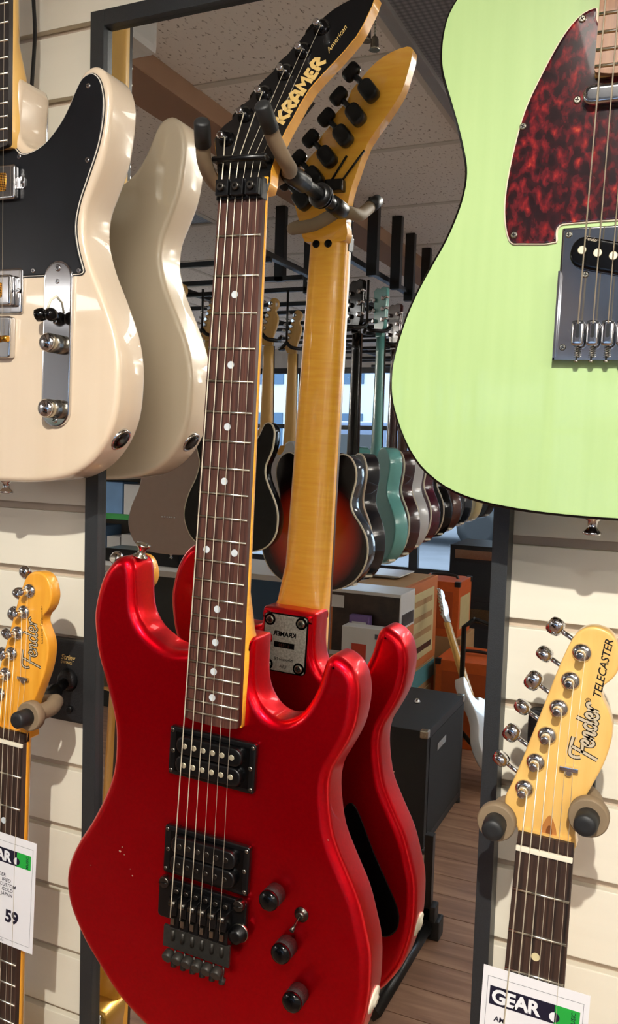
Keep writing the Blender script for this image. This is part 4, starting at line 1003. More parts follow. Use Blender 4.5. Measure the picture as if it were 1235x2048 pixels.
# ------------------------------------------------------------------ hangers
def hanger(label, hub, prongs, rod0, plate=None, text=False, r_f=0.0105, plate_parent=True):
    r = empty('guitar_hanger', rod0, 0, label, 'hanger', 'padded guitar hangers on the slat wall', off=rod0)
    put('rod', g_tube([rod0, hub], 0.0062, 12), M['satin_black'], r)
    d = (Vector(hub) - Vector(rod0)).normalized()
    put('collar', g_tube([Vector(hub) - d * 0.030, Vector(hub) - d * 0.029, Vector(hub), Vector(hub) + d * 0.004], [0.006, 0.0088, 0.0088, 0.007], 16), M['satin_black'], r)
    for path, rf, rc_, tipl in prongs:
        P = spline([tuple(p) for p in path], 6, False)
        rr = [rf] * len(P)
        sl = put('padded_prong', g_tube(P, rr, 16), M['foam'], r)
        e = Vector(P[-1]); dd = (e - Vector(P[-2])).normalized()
        put('end_cap', g_tube([e - dd * 0.004, e + dd * tipl * 0.5, e + dd * tipl * 0.9, e + dd * tipl * 0.98, e + dd * tipl], [rc_, rc_, rc_ * 0.95, rc_ * 0.8, rc_ * 0.4], 18), M['rubber'], r)
    if plate:
        x0, x1, z0, z1 = plate
        pl = solid('bracket', rrect(x0 * 1000, x1 * 1000, z0 * 1000, z1 * 1000, 6), -0.0125, 0.0, 2.0, M['cast_black'], r, seg=2)
        zc = (z0 + z1) / 2
        put('bracket_boss', lathe([(0.014, 0), (0.011, 0.006), (0.0075, 0.009)], (rod0[0], -0.0122, rod0[2]), (0, -1, 0), 18), M['cast_black'], pl)
        put('bolt', lathe([(0.0042, 0), (0.0042, 0.0035), (0.0035, 0.004)], ((x0 + x1) / 2 + 0.004, -0.0124, z0 + 0.016), (0, -1, 0), 6), M['satin_black'], pl)
        if text:
            put('bracket_script', g_text('String', 8.5, (x0 * 1000 + 19, z1 * 1000 - 23), -0.0128, shear=0.3, bold=0.02), M['decal_gold'], pl)
            put('bracket_word', g_text('SWING', 4.6, (x0 * 1000 + 19, z1 * 1000 - 28), -0.0128, bold=0.02, spacing=1.1), M['decal_gold'], pl)
    else:
        put('mount_flange', lathe([(0.012, 0), (0.012, 0.002), (0.008, 0.005)], rod0, d, 18), M['satin_black'], r)
    return r
hanger('padded yoke hanger with upturned black tips holding the red guitar neck', (-0.345, -0.078, 1.5855),
       [([(-0.352, -0.078, 1.5835), (-0.375, -0.079, 1.574), (-0.398, -0.083, 1.573), (-0.409, -0.098, 1.577), (-0.406, -0.122, 1.588), (-0.399, -0.137, 1.600)], 0.0066, 0.0072, 0.019),
        ([(-0.345, -0.078, 1.5855), (-0.339, -0.088, 1.585), (-0.336, -0.105, 1.587), (-0.336, -0.125, 1.597), (-0.335, -0.138, 1.605)], 0.0066, 0.0072, 0.020)],
       (-0.341, -0.0155, 1.5825))
def low_xy(x, z, tilt, u, v):
    t = math.radians(tilt); return x + (u * math.cos(t) + v * math.sin(t)) / 1000, z + (-u * math.sin(t) + v * math.cos(t)) / 1000
for nm, x, z, tl, pl_, rod, L, R, tx in (
        ('padded hanger on a black wall bracket with gold lettering at the lower left', -0.63052, 1.02972, 2.4, (-0.671, -0.612, 1.016, 1.112), (-0.6415, -0.012, 1.0655), (-36, 18), (33, 33), True),
        ('padded hanger with two round sleeve ends gripping the lower right guitar', -0.08756, 1.03387, 1.6, (-0.122, -0.062, 1.016, 1.112), (-0.090, -0.012, 1.068), (-37.5, 16), (30.5, 36), False)):
    (lx, lz), (rx, rz) = low_xy(x, z, tl, *L), low_xy(x, z, tl, *R)
    hub = ((lx + rx) / 2, -0.068, (lz + rz) / 2)
    hg = hanger(nm, hub, [([hub, ((hub[0] + lx) / 2, -0.068, (hub[2] + lz) / 2), (lx + 0.010, -0.076, lz), (lx, -0.094, lz), (lx, -0.126, lz)], 0.0085, 0.0088, 0.018),
                     ([hub, ((hub[0] + rx) / 2, -0.068, (hub[2] + rz) / 2), (rx - 0.010, -0.076, rz), (rx, -0.094, rz), (rx, -0.126, rz)], 0.0085, 0.0088, 0.018)],
           rod, pl_, tx)
    for qx, qz in ((lx, lz), (rx, rz)):
        put('foam_disc', lathe([(0.0135, 0), (0.0150, 0.0015), (0.0150, 0.009), (0.0138, 0.0105)], (qx, -0.1175, qz), (0, -1, 0), 28), M['foam'], hg)
# hangers out of frame that hold the two upper guitars
for nm, x, z, tl in (('padded hanger above the frame holding the white guitar', wx, wz, 1.0), ('padded hanger above the frame holding the green guitar', gxn, gzn, 1.0)):
    (lx, lz), (rx, rz) = low_xy(x, z, tl, -37, 16), low_xy(x, z, tl, 31, 36)
    hub = ((lx + rx) / 2, -0.058, (lz + rz) / 2)
    hanger(nm, hub, [([hub, ((hub[0] + lx) / 2, -0.058, lz), (lx, -0.07, lz), (lx, -0.12, lz)], 0.0132, 0.0088, 0.026), ([hub, ((hub[0] + rx) / 2, -0.058, rz), (rx, -0.07, rz), (rx, -0.12, rz)], 0.0132, 0.0088, 0.026)],
           (hub[0], -0.012, hub[2]), (hub[0] - 0.03, hub[0] + 0.03, hub[2] - 0.05, hub[2] + 0.05))
# black lead hanging down the wall behind the white guitar's neck
cb_ = empty('hanging_cable', (-0.690, 0, 1.66), label='thin black cable hanging down the slat wall behind the white guitar neck', cat='cable', off=(-0.690, 0, 1.66))
put('lead', g_tube(spline([(-0.7005, -0.024, 1.66), (-0.6935, -0.024, 1.70), (-0.6890, -0.024, 1.745), (-0.6900, -0.02, 1.79), (-0.6925, -0.02, 1.83), (-0.694, -0.018, 1.90), (-0.70, -0.012, 2.0), (-0.705, -0.006, 2.26)], 6, False), 0.0021, 8), M['cable'], cb_)
put('plug', g_tube([(-0.702, -0.024, 1.655), (-0.7005, -0.024, 1.675), (-0.699, -0.024, 1.68)], [0.004, 0.004, 0.0025], 10), M['cable'], cb_)

# ================================================================== the shop opposite (seen in the mirror)
RY = lambda yv: -0.03 - yv        # distance behind the mirror -> real room depth
ES = [(0, -2), (60, 2), (110, 14), (158, 44), (190, 88), (203, 140), (196, 190), (172, 232), (146, 266), (136, 296), (142, 330), (152, 372), (150, 410), (132, 442), (104, 455), (78, 446), (62, 424), (50, 402), (34, 396)]
ES = ES + [(-u, v) for u, v in ES[::-1] if u > 0]
TE = [(u, v + 335) for u, v in TREBLE] + [(u, (v if v > -100 else v * 335/325) + 335) for u, v in BASS[::-1]] + [(-27, 425), (-27, 405), (27, 405), (28, 370)]
ST = [(0, 0), (70, 6), (120, 28), (150, 70), (160, 120), (150, 165), (122, 210), (112, 250), (120, 290), (138, 325), (136, 362), (118, 378), (98, 368), (90, 340), (72, 322), (48, 326), (32, 350), (-32, 350), (-40, 335), (-62, 338), (-86, 352), (-96, 385), (-104, 418), (-122, 430), (-142, 412), (-152, 370),
      (-142, 320), (-122, 285), (-112, 250), (-122, 210), (-150, 165), (-168, 120), (-160, 70), (-125, 28), (-70, 6)]
HD3 = [(-21, 0), (-22, 20), (-34, 38), (-40, 110), (-44, 176), (-20, 188), (0, 182), (20, 188), (44, 176), (40, 110), (34, 38), (22, 20), (21, 0)]
HD6 = [(u, v) for u, v in HEAD]
def rack_guitar(kind, x, yv, zb, label, bodym, neckm, headm=None, sidem=None, bind=None, th=None, tm=None, rz=0.0, ferr=False):
    y = RY(yv); th = th or (0.058 if kind == 'es' else 0.045)
    g = empty('electric_guitar', (x, y, zb), 0, label, 'guitar', 'guitars hanging in the ceiling rack')
    g.rotation_euler = (0, 0, rz)
    out = spline({'es': ES, 'te': TE, 'st': ST}[kind], 3)
    solid('body', out, -th, 0, 4.0 if kind == 'es' else 5.5, bodym, g, seg=3, side=[sidem or bodym, bodym])
    if bind:
        o = ccw(out); n = len(o); V, F = [], []
        for yy_ in (-0.006, 0.0006):
            for dd in (-0.8, 2.6):
                V += [(u / 1000, yy_, v / 1000) for u, v in inset(o, dd)]
        for k in range(n):
            k2 = (k + 1) % n
            F += [(k, k2, 2*n + k2, 2*n + k), (2*n + k, 2*n + k2, 3*n + k2, 3*n + k)]
        obj('binding', V, F, bind, g, True)
    vt = {'es': 402, 'te': 400, 'st': 352}[kind]
    nl = {'es': 478, 'te': 385, 'st': 385}[kind]
    put('neck', g_neck([(vt + nl, 21, -th * 0.5 - 0.014, 17), (vt + nl - 60, 21.5, -th * 0.5 - 0.014, 18), (vt + 60, 27, -th * 0.5 - 0.014, 22), (vt + 14, 28, -th * 0.5 - 0.014, 30), (vt - 40, 28, -th * 0.5 - 0.014, 30)]), neckm, g)
    put('fretboard', g_solid([(-22, vt + nl), (22, vt + nl), (28.5, vt - 60), (-28.5, vt - 60)], -th * 0.5 - 0.020, -th * 0.5 - 0.014, 0), M['rosewood_dark'], g)
    hv = vt + nl
    tm = tm or M['chrome']
    ho = [(u, v + hv) for u, v in (HD3 if kind == 'es' else HD6)]
    hs = solid('headstock', spline(ho, 2), -th * 0.5 - 0.014, -th * 0.5 + 0.001, 1.5, headm or neckm, g, seg=2)
    spots = [(s * 30, hv + 62 + 40 * i, s) for i in range(3) for s in (-1, 1)] if kind == 'es' else [(u - 2, v + hv, -1) for u, v in T_POSTS]
    for (u, v, s) in spots:
        yb_ = -th * 0.5 + 0.001
        dz = 0.0 if kind == 'es' else 0.5
        t = put('tuner', merge(lathe([(0.0085, 0), (0.0085, 0.009), (0.006, 0.012)], (u / 1000, yb_, v / 1000), (0, 1, 0), 10),
                               g_tube([(u / 1000, yb_ + 0.006, v / 1000), ((u + s * 22) / 1000, yb_ + 0.006, (v + dz * 13) / 1000)], 0.0022, 6),
                               ellip(((u + s * 28) / 1000, yb_ + 0.006, (v + dz * 16) / 1000), (s, 0, dz), 0.007, 0.0088, 0.005, 0.3, 10)), tm, g)
    put('strap_button', lathe([(0.0075, 0), (0.004, 0.003), (0.004, 0.009), (0.0075, 0.012), (0.006, 0.014)], (0, -th * 0.5, -0.002), (0, 0, -1), 12), tm, g)
    if kind == 'es':
        put('strap_button', lathe([(0.0075, 0), (0.004, 0.003), (0.004, 0.009), (0.0075, 0.012), (0.006, 0.014)], (0.018, 0, (vt - 6) / 1000), (0, 1, 0), 12), tm, g)
        put('jack_plate', g_box(0.128, 0.150, -th * 0.75, -th * 0.25, 0.026, 0.034, 0.001), M['bone'], g)
    if ferr:
        for i in range(6): put('ferrule', lathe([(0.004, -0.001), (0.004, 0.0008), (0.002, 0.001)], ((-26 + 10.4 * i) / 1000, 0, 0.135), (0, 1, 0), 10), M['chrome'], g)
    # the yoke this guitar hangs by
    hy = empty('guitar_hanger', (x, y - th * 0.5 + 0.02, zb + hv / 1000 + 0.02), 0, 'black rack hanger holding the ' + label.replace(', ', ' '), 'hanger', 'hangers of the ceiling rack'); hy.rotation_euler = (0, 0, rz)
    put('yoke', merge(*[g_tube(spline([(0, 0.03, 0.02), (s * 0.02, 0.028, 0.0), (s * 0.04, 0.012, -0.004), (s * 0.042, -0.03, 0.0), (s * 0.042, -0.05, 0.014)], 4, False), 0.0075, 10) for s in (-1, 1)]), M['satin_black'], hy)
    put('stem', g_tube([(0, 0.03, 0.02), (0, 0.03, 1.99 - (zb + hv / 1000 + 0.02))], 0.005, 8), M['satin_black'], hy)
    return g
c_turq = mat('turquoise_lacquer', (112, 186, 182), 0.25, coat=1, noise=0.05)
c_wine = mat('dark_wine_lacquer', (58, 16, 20), 0.22, coat=1, noise=0.2)
c_white = mat('white_lacquer', (214, 216, 218), 0.25, coat=1, noise=0.03)
c_purple = mat('plum_lacquer', (84, 18, 40), 0.2, coat=1, noise=0.2)
c_navy = mat('midnight_lacquer', (16, 20, 30), 0.18, coat=1, noise=0.2)
c_brown = mat('brown_lacquer', (92, 48, 36), 0.3, coat=1, noise=0.2)
c_cream = mat('cream_lacquer', (216, 196, 140), 0.3, coat=1, noise=0.05)
c_pink = mat('shell_pink_lacquer', (176, 152, 142), 0.25, coat=1, noise=0.05)
c_yel = mat('butter_lacquer', (224, 162, 50), 0.3, coat=1, noise=0.1)
BK = M['gloss_black']
row = [('es', -1.135, 1.80, 0.872, 'sunburst semi-hollow guitar at the front of the right rack row', M['sunburst'], BK, BK, c_navy, M['bone'], None, 6),
       ('es', -1.140, 2.06, 0.875, 'midnight black semi-hollow guitar just behind the sunburst one', c_navy, BK, BK, c_navy, M['bone'], None, 37),
       ('es', -1.150, 2.34, 0.90, 'turquoise semi-hollow guitar with turquoise neck', c_turq, c_turq, c_turq, c_turq, None, None, 37),
       ('es', -1.195, 2.65, 0.89, 'dark wine semi-hollow guitar with wine neck', c_wine, c_wine, c_wine, c_wine, M['bone'], None, 37),
       ('es', -1.245, 2.95, 0.89, 'white semi-hollow guitar with gold tuners', c_white, M['rosewood'], c_white, c_white, M['bone'], M['brass'], 37),
       ('es', -1.285, 3.28, 0.89, 'plum semi-hollow guitar between white and black ones', c_purple, c_purple, c_purple, c_purple, M['bone'], None, 37),
       ('es', -1.310, 3.60, 0.89, 'black bound semi-hollow guitar behind the plum one', BK, BK, BK, BK, M['bone'], None, 37),
       ('es', -1.350, 3.95, 0.89, 'brown semi-hollow guitar in the middle of the right row', c_brown, c_brown, c_brown, c_brown, None, None, 37),
       ('es', -1.385, 4.35, 0.89, 'black semi-hollow guitar behind the brown one', c_navy, BK, BK, c_navy, None, None, 37),
       ('es', -1.410, 4.75, 0.89, 'cream semi-hollow guitar near the far end of the row', c_cream, M['maple_pale'], c_cream, c_cream, None, None, 37),
       ('es', -1.420, 5.20, 0.89, 'black semi-hollow guitar at the very end of the row', BK, BK, BK, BK, None, None, 37)]
for k, x, yv, zb, lb, bm_, nm_, hm_, sm_, bd, tm_, rz_ in row:
    rack_guitar(k, x, yv, zb, lb, bm_, nm_, hm_, sm_, bd, None, tm_, math.radians(rz_))
rack_guitar('te', -1.705, 1.80, 0.945, 'shell pink solid guitar with string ferrules, front of left row', c_pink, M['maple_pale'], ferr=True)
rack_guitar('te', -1.305, 1.55, 1.012, 'black guitar with cream binding between the two rack rows', M['gloss_black'], M['maple'], M['maple'], None, M['bone'])
rack_guitar('st', -1.50, 2.12, 0.99, 'white double-cutaway guitar with maple neck in the left row', c_white, M['maple_pale'])
rack_guitar('st', -1.56, 2.46, 1.0, 'butter yellow double-cutaway guitar with maple neck in the left row', c_yel, M['maple_pale'])
rack_guitar('te', -1.90, 2.35, 1.0, 'white solid guitar further back in the left row', c_white, M['maple_pale'])
rack_guitar('st', -2.05, 2.75, 1.0, 'black double-cutaway guitar further back in the left row', M['gloss_black'], M['maple_pale'])
# the rack itself
rk = empty('guitar_rack', (-1.4, RY(3.4), H_CEIL), label='black steel guitar rack hanging from the ceiling opposite the mirror', cat='rack')
def rk_box(nm, x0, x1, yv0, yv1, z0, z1):
    put(nm, g_box(x0 + 1.4, x1 + 1.4, RY(yv1) - RY(3.4), RY(yv0) - RY(3.4), z0 - H_CEIL, z1 - H_CEIL, 0.002), M['satin_black'], rk)
for i in range(14):
    yv = 1.95 + i * 0.27
    rk_box('rail', -2.3, -1.40, yv, yv + 0.018, 1.985 if i % 2 else 1.995, 2.003 if i % 2 else 2.013)
    for x in ((-1.12, -1.50) if i < 3 else (-1.12 - i * 0.010,)):
        rk_box('post', x - 0.02, x + 0.02, yv + 0.0, yv + 0.03, 1.985, 2.268 if x < -1.40 or x > -1.21 else 2.213)
for x in (-1.16, -1.42, -2.1):
    rk_box('long_bar', x - 0.012, x + 0.012, 1.9, 5.4, 2.014, 2.034)

# cartons, amplifiers, guitar on a stand
def carton(name, label, x0, x1, yv0, yv1, z0, z1, m, cat='carton', group=None):
    xc = (x0 + x1) / 2; yc = RY((yv0 + yv1) / 2)
    r = empty(name, (xc, yc, z0), 0, label, cat, group)
    put('box', g_box(x0 - xc, x1 - xc, RY(yv1) - yc, RY(yv0) - yc, 0, z1 - z0, 0.003), m, r)
    return r, (x0 - xc, x1 - xc, RY(yv1) - yc, RY(yv0) - yc, z1 - z0)
def face_patch(r, nm, d, side, a0, a1, z0, z1, m, t=0.002):
    """printed panel on a carton: side 'n' = towards the mirror (+y), 'e' = +x"""
    if side == 'n': put(nm, g_box(a0, a1, d[3] - 0.0005, d[3] + t, z0, z1), m, r)
    elif side == 't': put(nm, g_box(a0, a1, z0, z1, d[4] - 0.0005, d[4] + t), m, r)
    else: put(nm, g_box(d[1] - 0.0005, d[1] + t, a0, a1, z0, z1), m, r)
# black combo amplifier on the floor
ax0, ax1, ay0, ay1, ah = -1.22, -0.745, 1.90, 2.40, 0.42
r, d = carton('guitar_amplifier', 'black tolex combo amplifier with chrome corners standing on the floor', ax0, ax1, ay0, ay1, 0.02, ah, M['tolex'], 'amplifier')
face_patch(r, 'grille', d, 'e', d[2] + 0.03, d[3] - 0.03, 0.03, 0.37, M['grille'])
face_patch(r, 'badge', d, 'e', 0.02, 0.13, 0.30, 0.325, M['nickel'], 0.004)
for i in range(6): put('amp_knob', lathe([(0.010, 0), (0.010, 0.012), (0.007, 0.015)], (d[0] + 0.06 + i * 0.045, d[3] - 0.05, d[4]), (0, 0, 1), 12), M['nickel'], r)
put('handle', g_tube(spline([(-0.05, -0.1, d[4] - 0.003), (-0.05, -0.09, d[4] + 0.018), (-0.05, 0.09, d[4] + 0.018), (-0.05, 0.1, d[4] - 0.003)], 5, False), 0.009, 8), M['satin_black'], r)
for sx in (d[0] + 0.012, d[1] - 0.012):
    for sy in (d[2] + 0.012, d[3] - 0.012):
        put('corner_cap', g_box(sx - 0.014, sx + 0.014, sy - 0.014, sy + 0.014, d[4] - 0.024, d[4] + 0.002, 0.004), M['nickel'], r)
        put('foot', lathe([(0.016, 0), (0.014, 0.02)], (sx, sy, -0.0195), (0, 0, 1), 12), M['rubber'], r)
for i, (px_, py_) in enumerate(((0.02, 0.17), (0.05, -0.05))): put('toggle', lathe([(0.012, -0.002), (0.012, 0.006), (0.006, 0.016)], (px_ + 0.06, py_, d[4]), (0, 0, 1), 12), M['chrome'], r)
# big printed cartons
r, d = carton('amplifier_carton', 'orange printed amplifier carton at the bottom of the stack', -1.46, -1.065, 2.62, 3.12, 0.0, 0.38, M['kraft'], group='stacked amplifier cartons')
face_patch(r, 'tape', d, 'n', -0.03, 0.03, 0.0, 0.38, M['carton_orange'])
face_patch(r, 'print', d, 'e', d[2] + 0.06, d[3] - 0.08, 0.02, 0.26, M['carton_cream']); face_patch(r, 'band', d, 'e', d[2] + 0.01, d[3] - 0.02, 0.29, 0.37, M['teal'])
r, d = carton('amplifier_carton', 'orange printed amplifier carton on top of the stack', -1.46, -1.065, 2.62, 3.12, 0.381, 0.765, M['carton_orange'], group='stacked amplifier cartons')
face_patch(r, 'print', d, 'e', d[2] + 0.06, d[3] - 0.10, 0.04, 0.34, M['carton_cream']); face_patch(r, 'dark_edge', d, 'e', d[3] - 0.06, d[3] - 0.005, 0.0, 0.37, M['carton_dark']); face_patch(r, 'side_print', d, 'n', d[0] + 0.02, d[1] - 0.06, 0.03, 0.35, M['carton_dark'])
for q in range(4): face_patch(r, 'print_stripe', d, 'e', d[2] + 0.09, d[3] - 0.14, 0.07 + q * 0.07, 0.095 + q * 0.07, M['carton_dark'] if q == 0 else M['kraft'], 0.003)
face_patch(r, 'top_print', d, 't', d[0] + 0.02, d[1] - 0.02, d[2] + 0.02, d[3] - 0.02, M['kraft'])
for i in range(3):
    a = 0.02 * i; ox, oy = -1.30, RY(2.95)
    tag(put('booklet', g_box(ox - 0.14 + a, ox + 0.10 + a, oy - 0.10, oy + 0.08 + a, 0.7675 + 0.006 * i, 0.773 + 0.006 * i, 0.001), M['carton_white'], None), ['lowest white booklet', 'middle white booklet', 'topmost white booklet'][i] + ' lying on the orange cartons', 'booklet', 'booklets on the cartons')
r, d = carton('amplifier_carton', 'glossy carton with a dark band photo in front of the orange cartons', -1.36, -1.02, 2.42, 2.61, 0.50, 0.775, M['carton_white'], group='stacked amplifier cartons')
face_patch(r, 'photo_print', d, 'n', d[0] + 0.004, d[1] - 0.004, 0.02, 0.262, M['carton_dark']); face_patch(r, 'orange_strip', d, 'n', d[0] + 0.004, d[0] + 0.05, 0.02, 0.2, M['carton_orange'], 0.003); face_patch(r, 'label', d, 'n', d[0] + 0.02, d[0] + 0.10, 0.20, 0.25, M['carton_white'], 0.004)
face_patch(r, 'orange_side', d, 'e', d[2] + 0.01, d[3] - 0.01, 0.02, 0.13, M['carton_orange']); face_patch(r, 'keys_print', d, 'e', d[2] + 0.02, d[3] - 0.02, 0.14, 0.19, M['carton_dark'], 0.003)
r, d = carton('amplifier_carton', 'plain kraft carton under the photo carton', -1.36, -1.02, 2.42, 2.61, 0.0, 0.499, M['kraft'], group='stacked amplifier cartons')
face_patch(r, 'dark_print', d, 'n', d[0] + 0.01, d[1] - 0.01, 0.2, 0.48, M['carton_dark'])
r, d = carton('pedal_box', 'white box with a small red print standing on the black combo amplifier', -1.215, -1.03, 2.29, 2.36, 0.4205, 0.655, M['carton_white'], 'box')
face_patch(r, 'red_print', d, 'n', -0.05, 0.01, 0.08, 0.17, M['red_print']); face_patch(r, 'fine_print', d, 'n', 0.045, 0.08, 0.195, 0.215, M['ink_grey'])
r, d = carton('pedal_box', 'small purple box behind the white box on the combo amplifier', -1.215, -1.13, 2.365, 2.398, 0.4205, 0.685, mat('purple_print', (110, 84, 140), 0.5, noise=0.1), 'box')
face_patch(r, 'label', d, 'n', -0.03, 0.03, 0.2, 0.24, M['carton_white'])
# orange amplifiers
def orange_amp(label, x0, x1, yv0, yv1, z0, z1):
    r, d = carton('guitar_amplifier', label, x0, x1, yv0, yv1, z0, z1, M['orange'], 'amplifier', 'orange amplifiers')
    face_patch(r, 'grille', d, 'e', d[2] + 0.03, d[3] - 0.03, 0.04, (z1 - z0) * 0.72, M['carton_cream'])
    face_patch(r, 'front_baffle', d, 'n', d[0] + 0.03, d[1] - 0.03, 0.04, (z1 - z0) - 0.05, mat('amp_back_panel', (176, 76, 26), 0.6, noise=0.1))
    for sx in (d[0] + 0.01, d[1] - 0.01):
        for sy in (d[2] + 0.01, d[3] - 0.01): put('corner_cap', g_box(sx - 0.014, sx + 0.014, sy - 0.014, sy + 0.014, d[4] - 0.024, d[4] + 0.003, 0.004), M['rubber'], r)
    put('handle', g_tube(spline([(-0.07, 0, d[4] - 0.002), (-0.06, 0, d[4] + 0.015), (0.06, 0, d[4] + 0.015), (0.07, 0, d[4] - 0.002)], 5, False), 0.008, 8), M['rubber'], r)
    return r
orange_amp('large orange combo amplifier on the floor behind the white guitar', -1.02, -0.72, 2.98, 3.30, 0.0, 0.40)
r, d = carton('amplifier_carton', 'kraft carton under the small orange amplifier', -1.26, -1.00, 3.35, 3.65, 0.0, 0.42, M['kraft'], group='stacked amplifier cartons')
orange_amp('small orange practice amplifier on a kraft carton', -1.24, -1.02, 3.36, 3.62, 0.421, 0.70)
# black amplifier wall behind
for i, (x0, x1, z0, z1, lb) in enumerate(((-1.24, -0.45, 0.0, 0.5, 'large black speaker cabinet on the floor at the far right'), (-1.24, -0.45, 0.501, 0.82, 'black amplifier head on the large black cabinet'),
                                          (-1.62, -1.26, 0.0, 0.55, 'squat black speaker cabinet left of the large one'))):
    r, d = carton('guitar_amplifier', lb, x0, x1, 4.0, 4.4, z0, z1, M['tolex'], 'amplifier', 'black amplifiers at the far right')
    face_patch(r, 'grille', d, 'n', d[0] + 0.03, d[1] - 0.03, 0.03, (z1 - z0) * 0.7, M['grille']); face_patch(r, 'panel', d, 'n', d[0] + 0.03, d[1] - 0.03, (z1 - z0) * 0.76, (z1 - z0) * 0.92, M['nickel'])
# white guitar leaning in a tubular stand
wg = empty('electric_guitar', (-0.62, RY(2.55), 0.06), 0, 'white guitar with maple fretboard leaning in a floor stand', 'guitar')
_z = (Vector((-1.000, RY(2.93), 0.775)) - Vector((-0.62, RY(2.55), 0.06))).normalized(); _y = Vector((1.0, 0.15, 0.3)); _y = (_y - _z * _y.dot(_z)).normalized(); _x = _y.cross(_z)
wg.rotation_euler = Matrix((_x, _y, _z)).transposed().to_euler(); wg.scale = (0.94, 0.94, 0.94)
solid('body', spline(ST, 3), -0.022, 0.022, 5, c_white, wg, seg=3)
put('neck', g_neck([(730, 21, -0.034, 17), (400, 27, -0.034, 22), (330, 28, -0.034, 24)]), M['maple_pale'], wg)
put('fretboard', g_solid([(-22, 735), (22, 735), (28.5, 280), (-28.5, 280)], -0.040, -0.034, 0), M['maple_pale'], wg)
for n in range(1, 22):
    v = 740 + fret_v(n); put('fret', g_tube([(-0.024, -0.0405, v / 1000), (0.024, -0.0405, v / 1000)], 0.0014, 6), M['fretwire'], wg)
solid('headstock', spline([(u, v + 735) for u, v in HEAD], 2), -0.034, -0.02, 1.5, c_white, wg, seg=2)
for u, v in T_POSTS: put('tuner', merge(lathe([(0.007, 0), (0.007, 0.008)], (u / 1000, -0.034, (v + 735) / 1000), (0, -1, 0), 10), ellip(((u - 22) / 1000, -0.024, (v + 748) / 1000), (-1, 0, 0.5), 0.007, 0.0088, 0.005, 0.3, 10)), M['chrome'], wg)
solid('pickguard', inset(ccw(spline(ST, 2)), 22), -0.0245, -0.022, 0.4, M['white_ply'], wg, seg=1)
sd_ = empty('guitar_stand', (-0.83, RY(2.70), 0.0), label='black tubular stand holding the white guitar', cat='stand')
put('upright', g_tube([(0, 0, 0.02), (0, 0, 0.62), (0.05, 0.02, 0.66)], 0.011, 8), M['satin_black'], sd_)
put('yoke', g_tube(spline([(0.05, 0.02, 0.66), (0.12, 0.02, 0.64), (0.14, 0.08, 0.62)], 4, False), 0.008, 8), M['satin_black'], sd_)
for a in (0.3, 2.4, 4.5): put('leg', g_tube([(0, 0, 0.18), (0.22 * math.cos(a), 0.22 * math.sin(a), 0.012)], 0.010, 8), M['satin_black'], sd_)
# black stand on the floor close to the mirror
st2 = empty('guitar_stand', (-0.595, RY(1.43), 0.0), label='black square-tube stand with rubber feet on the wooden floor near the mirror', cat='stand')
put('upright', g_box(-0.012, 0.012, -0.012, 0.012, 0.01, 0.30, 0.002), M['satin_black'], st2)
put('base_tube', g_tube([(0.0, 0.0, 0.035), (-0.005, 0.16, 0.03), (-0.01, 0.40, 0.026)], 0.018, 4), M['satin_black'], st2)
put('base_tube', g_tube([(0.0, 0.0, 0.035), (-0.20, -0.04, 0.026)], 0.018, 4), M['satin_black'], st2)
put('rubber_foot', g_box(-0.03, 0.035, -0.05, 0.0, 0.0, 0.055, 0.006), M['rubber'], st2)
put('clamp', g_box(-0.025, 0.025, -0.03, 0.012, 0.055, 0.10, 0.006), M['rubber'], st2)
put('clamp_knob', lathe([(0.012, 0), (0.012, 0.02)], (-0.02, 0.0, 0.075), (-1, 0.3, 0), 10), M['smoke_chrome'], st2)
# counter, blue panel, shelf of accessories
r, d = carton('shop_counter', 'dark slate shop counter with a light worktop edge', -2.95, -1.95, 2.7, 3.3, 0.0, 0.70, M['counter'], 'counter')
put('worktop', g_box(d[0] - 0.02, d[1] + 0.02, d[2] - 0.02, d[3] + 0.02, 0.70, 0.73, 0.003), M['wall_paint'], r)
r, d = carton('display_plinth', 'dusk blue display plinth behind the cartons', -1.93, -1.52, 2.7, 3.2, 0.0, 0.73, M['counter_blue'], 'plinth')
put('top_edge', g_box(d[0], d[1], d[2], d[3], 0.73, 0.755), M['wall_paint'], r)
for i in range(3):
    tag(put('effects_unit', g_box(-2.75 + i * 0.25, -2.55 + i * 0.25, RY(2.95), RY(2.80), 0.7305, 0.80, 0.004), M['satin_black'], None), ['leftmost', 'middle', 'rightmost'][i] + ' black effects unit on the slate counter', 'effects unit', 'effects units on the counter')
shf = empty('shelf_unit', (-3.05, RY(3.65), 0.0), label='white shelf unit with green shelf edges full of boxes', cat='shelf')
put('back_panel', g_box(-0.6, 0.55, -0.22, -0.2, 0, 1.5), M['wall_paint'], shf)
for z in (0.35, 0.62, 0.89, 1.16, 1.43):
    s_ = put('shelf', g_box(-0.6, 0.55, -0.2, 0.18, z, z + 0.018), M['plastic_white'], shf)
    put('shelf_edge', g_box(-0.6, 0.55, 0.18, 0.186, z - 0.012, z + 0.022), M['green_edge'], s_)
for x in (-0.6, 0.53): put('side_panel', g_box(x, x + 0.02, -0.2, 0.18, 0, 1.5), M['plastic_white'], shf)
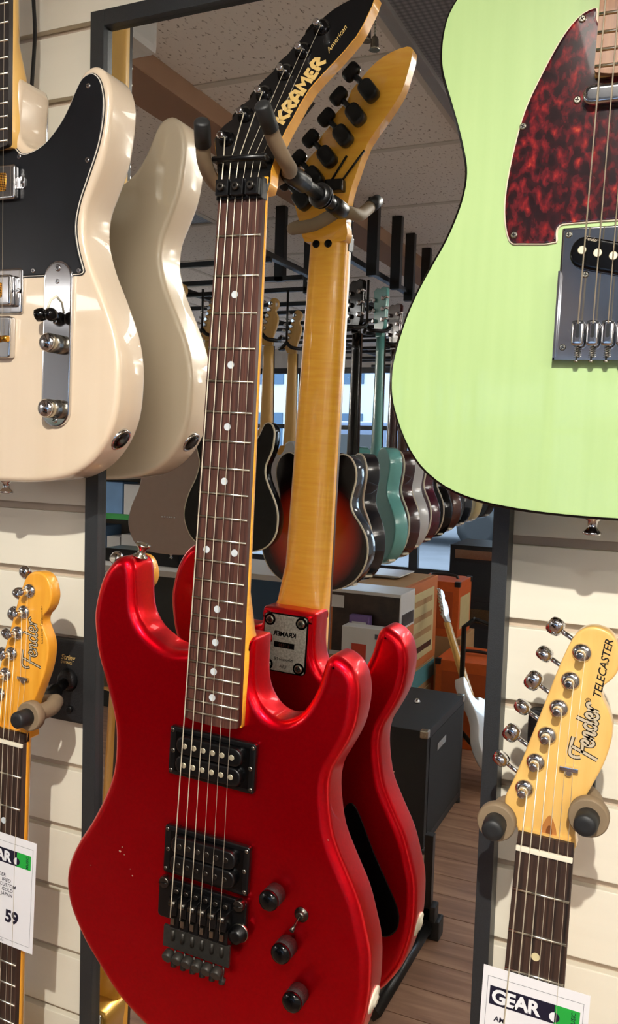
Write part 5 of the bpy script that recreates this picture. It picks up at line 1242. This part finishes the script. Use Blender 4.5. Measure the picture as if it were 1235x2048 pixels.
cm = [M['paper_blue'], M['carton_white'], M['paper_blue'], M['counter_blue'], M['carton_white'], M['carton_white'], M['red_print']]
cn = ['pale blue', 'white', 'pale blue', 'dark blue', 'white', 'white', 'red']
for zi, z in enumerate((0.35, 0.62, 0.89, 1.16)):
    x = -0.55
    k = 0
    while x < 0.4:
        wd = random.uniform(0.09, 0.17); q = random.randrange(7); hh = random.uniform(0.1, 0.2)
        o = put('accessory_box', g_box(-wd / 2, wd / 2 , -0.08, 0.08, 0, hh, 0.002), cm[q], None)
        o.location = (-3.05 + x + wd / 2, RY(3.65) + 0.06, z + 0.0185)
        k += 1
        tag(o, '%s accessory box, %s from the left on the %s shelf' % (cn[q], ['first', 'second', 'third', 'fourth', 'fifth', 'sixth', 'seventh', 'eighth', 'ninth', 'tenth', 'eleventh'][k - 1], ['lowest', 'second lowest', 'third', 'top'][zi]), 'box', 'boxes on the accessory shelf')
        x += wd + 0.012
# white unit under the ceiling by the beam
wu = empty('ceiling_speaker', (-1.058, RY(0.62), 2.100), label='white rounded loudspeaker under the ceiling beside the brown beam', cat='loudspeaker')
put('cabinet', g_box(-0.06, 0.055, -0.05, 0.05, 0, 0.15, 0.015), M['plastic_white'], wu)
put('bracket', g_box(0.01, 0.03, -0.015, 0.015, 0.15, 0.182), M['alu'], wu)

# two little bells on a bead chain under the ceiling
bl = empty('hanging_bells', (-0.492, RY(0.5), H_CEIL), label='two tiny metal bells hanging on bead chains from the ceiling', cat='bell')
for i, (bx, bz) in enumerate(((-0.007, 1.983), (0.006, 1.968))):
    put('chain', merge(*[ellip((bx, 0, 0.012 + bz - H_CEIL + 0.005 * q), (0, 0, 1), 0.0022, 0.0018, 0.0018, 0, 6) for q in range(int((H_CEIL - bz - 0.02) / 0.005))]), M['nickel'], bl)
    put('bell', lathe([(0.0085, -0.010), (0.0065, -0.006), (0.0060, 0.006), (0.004, 0.010), (0.001, 0.012)], (bx, 0, bz - H_CEIL), (0, 0, 1), 14), M['nickel'], bl)
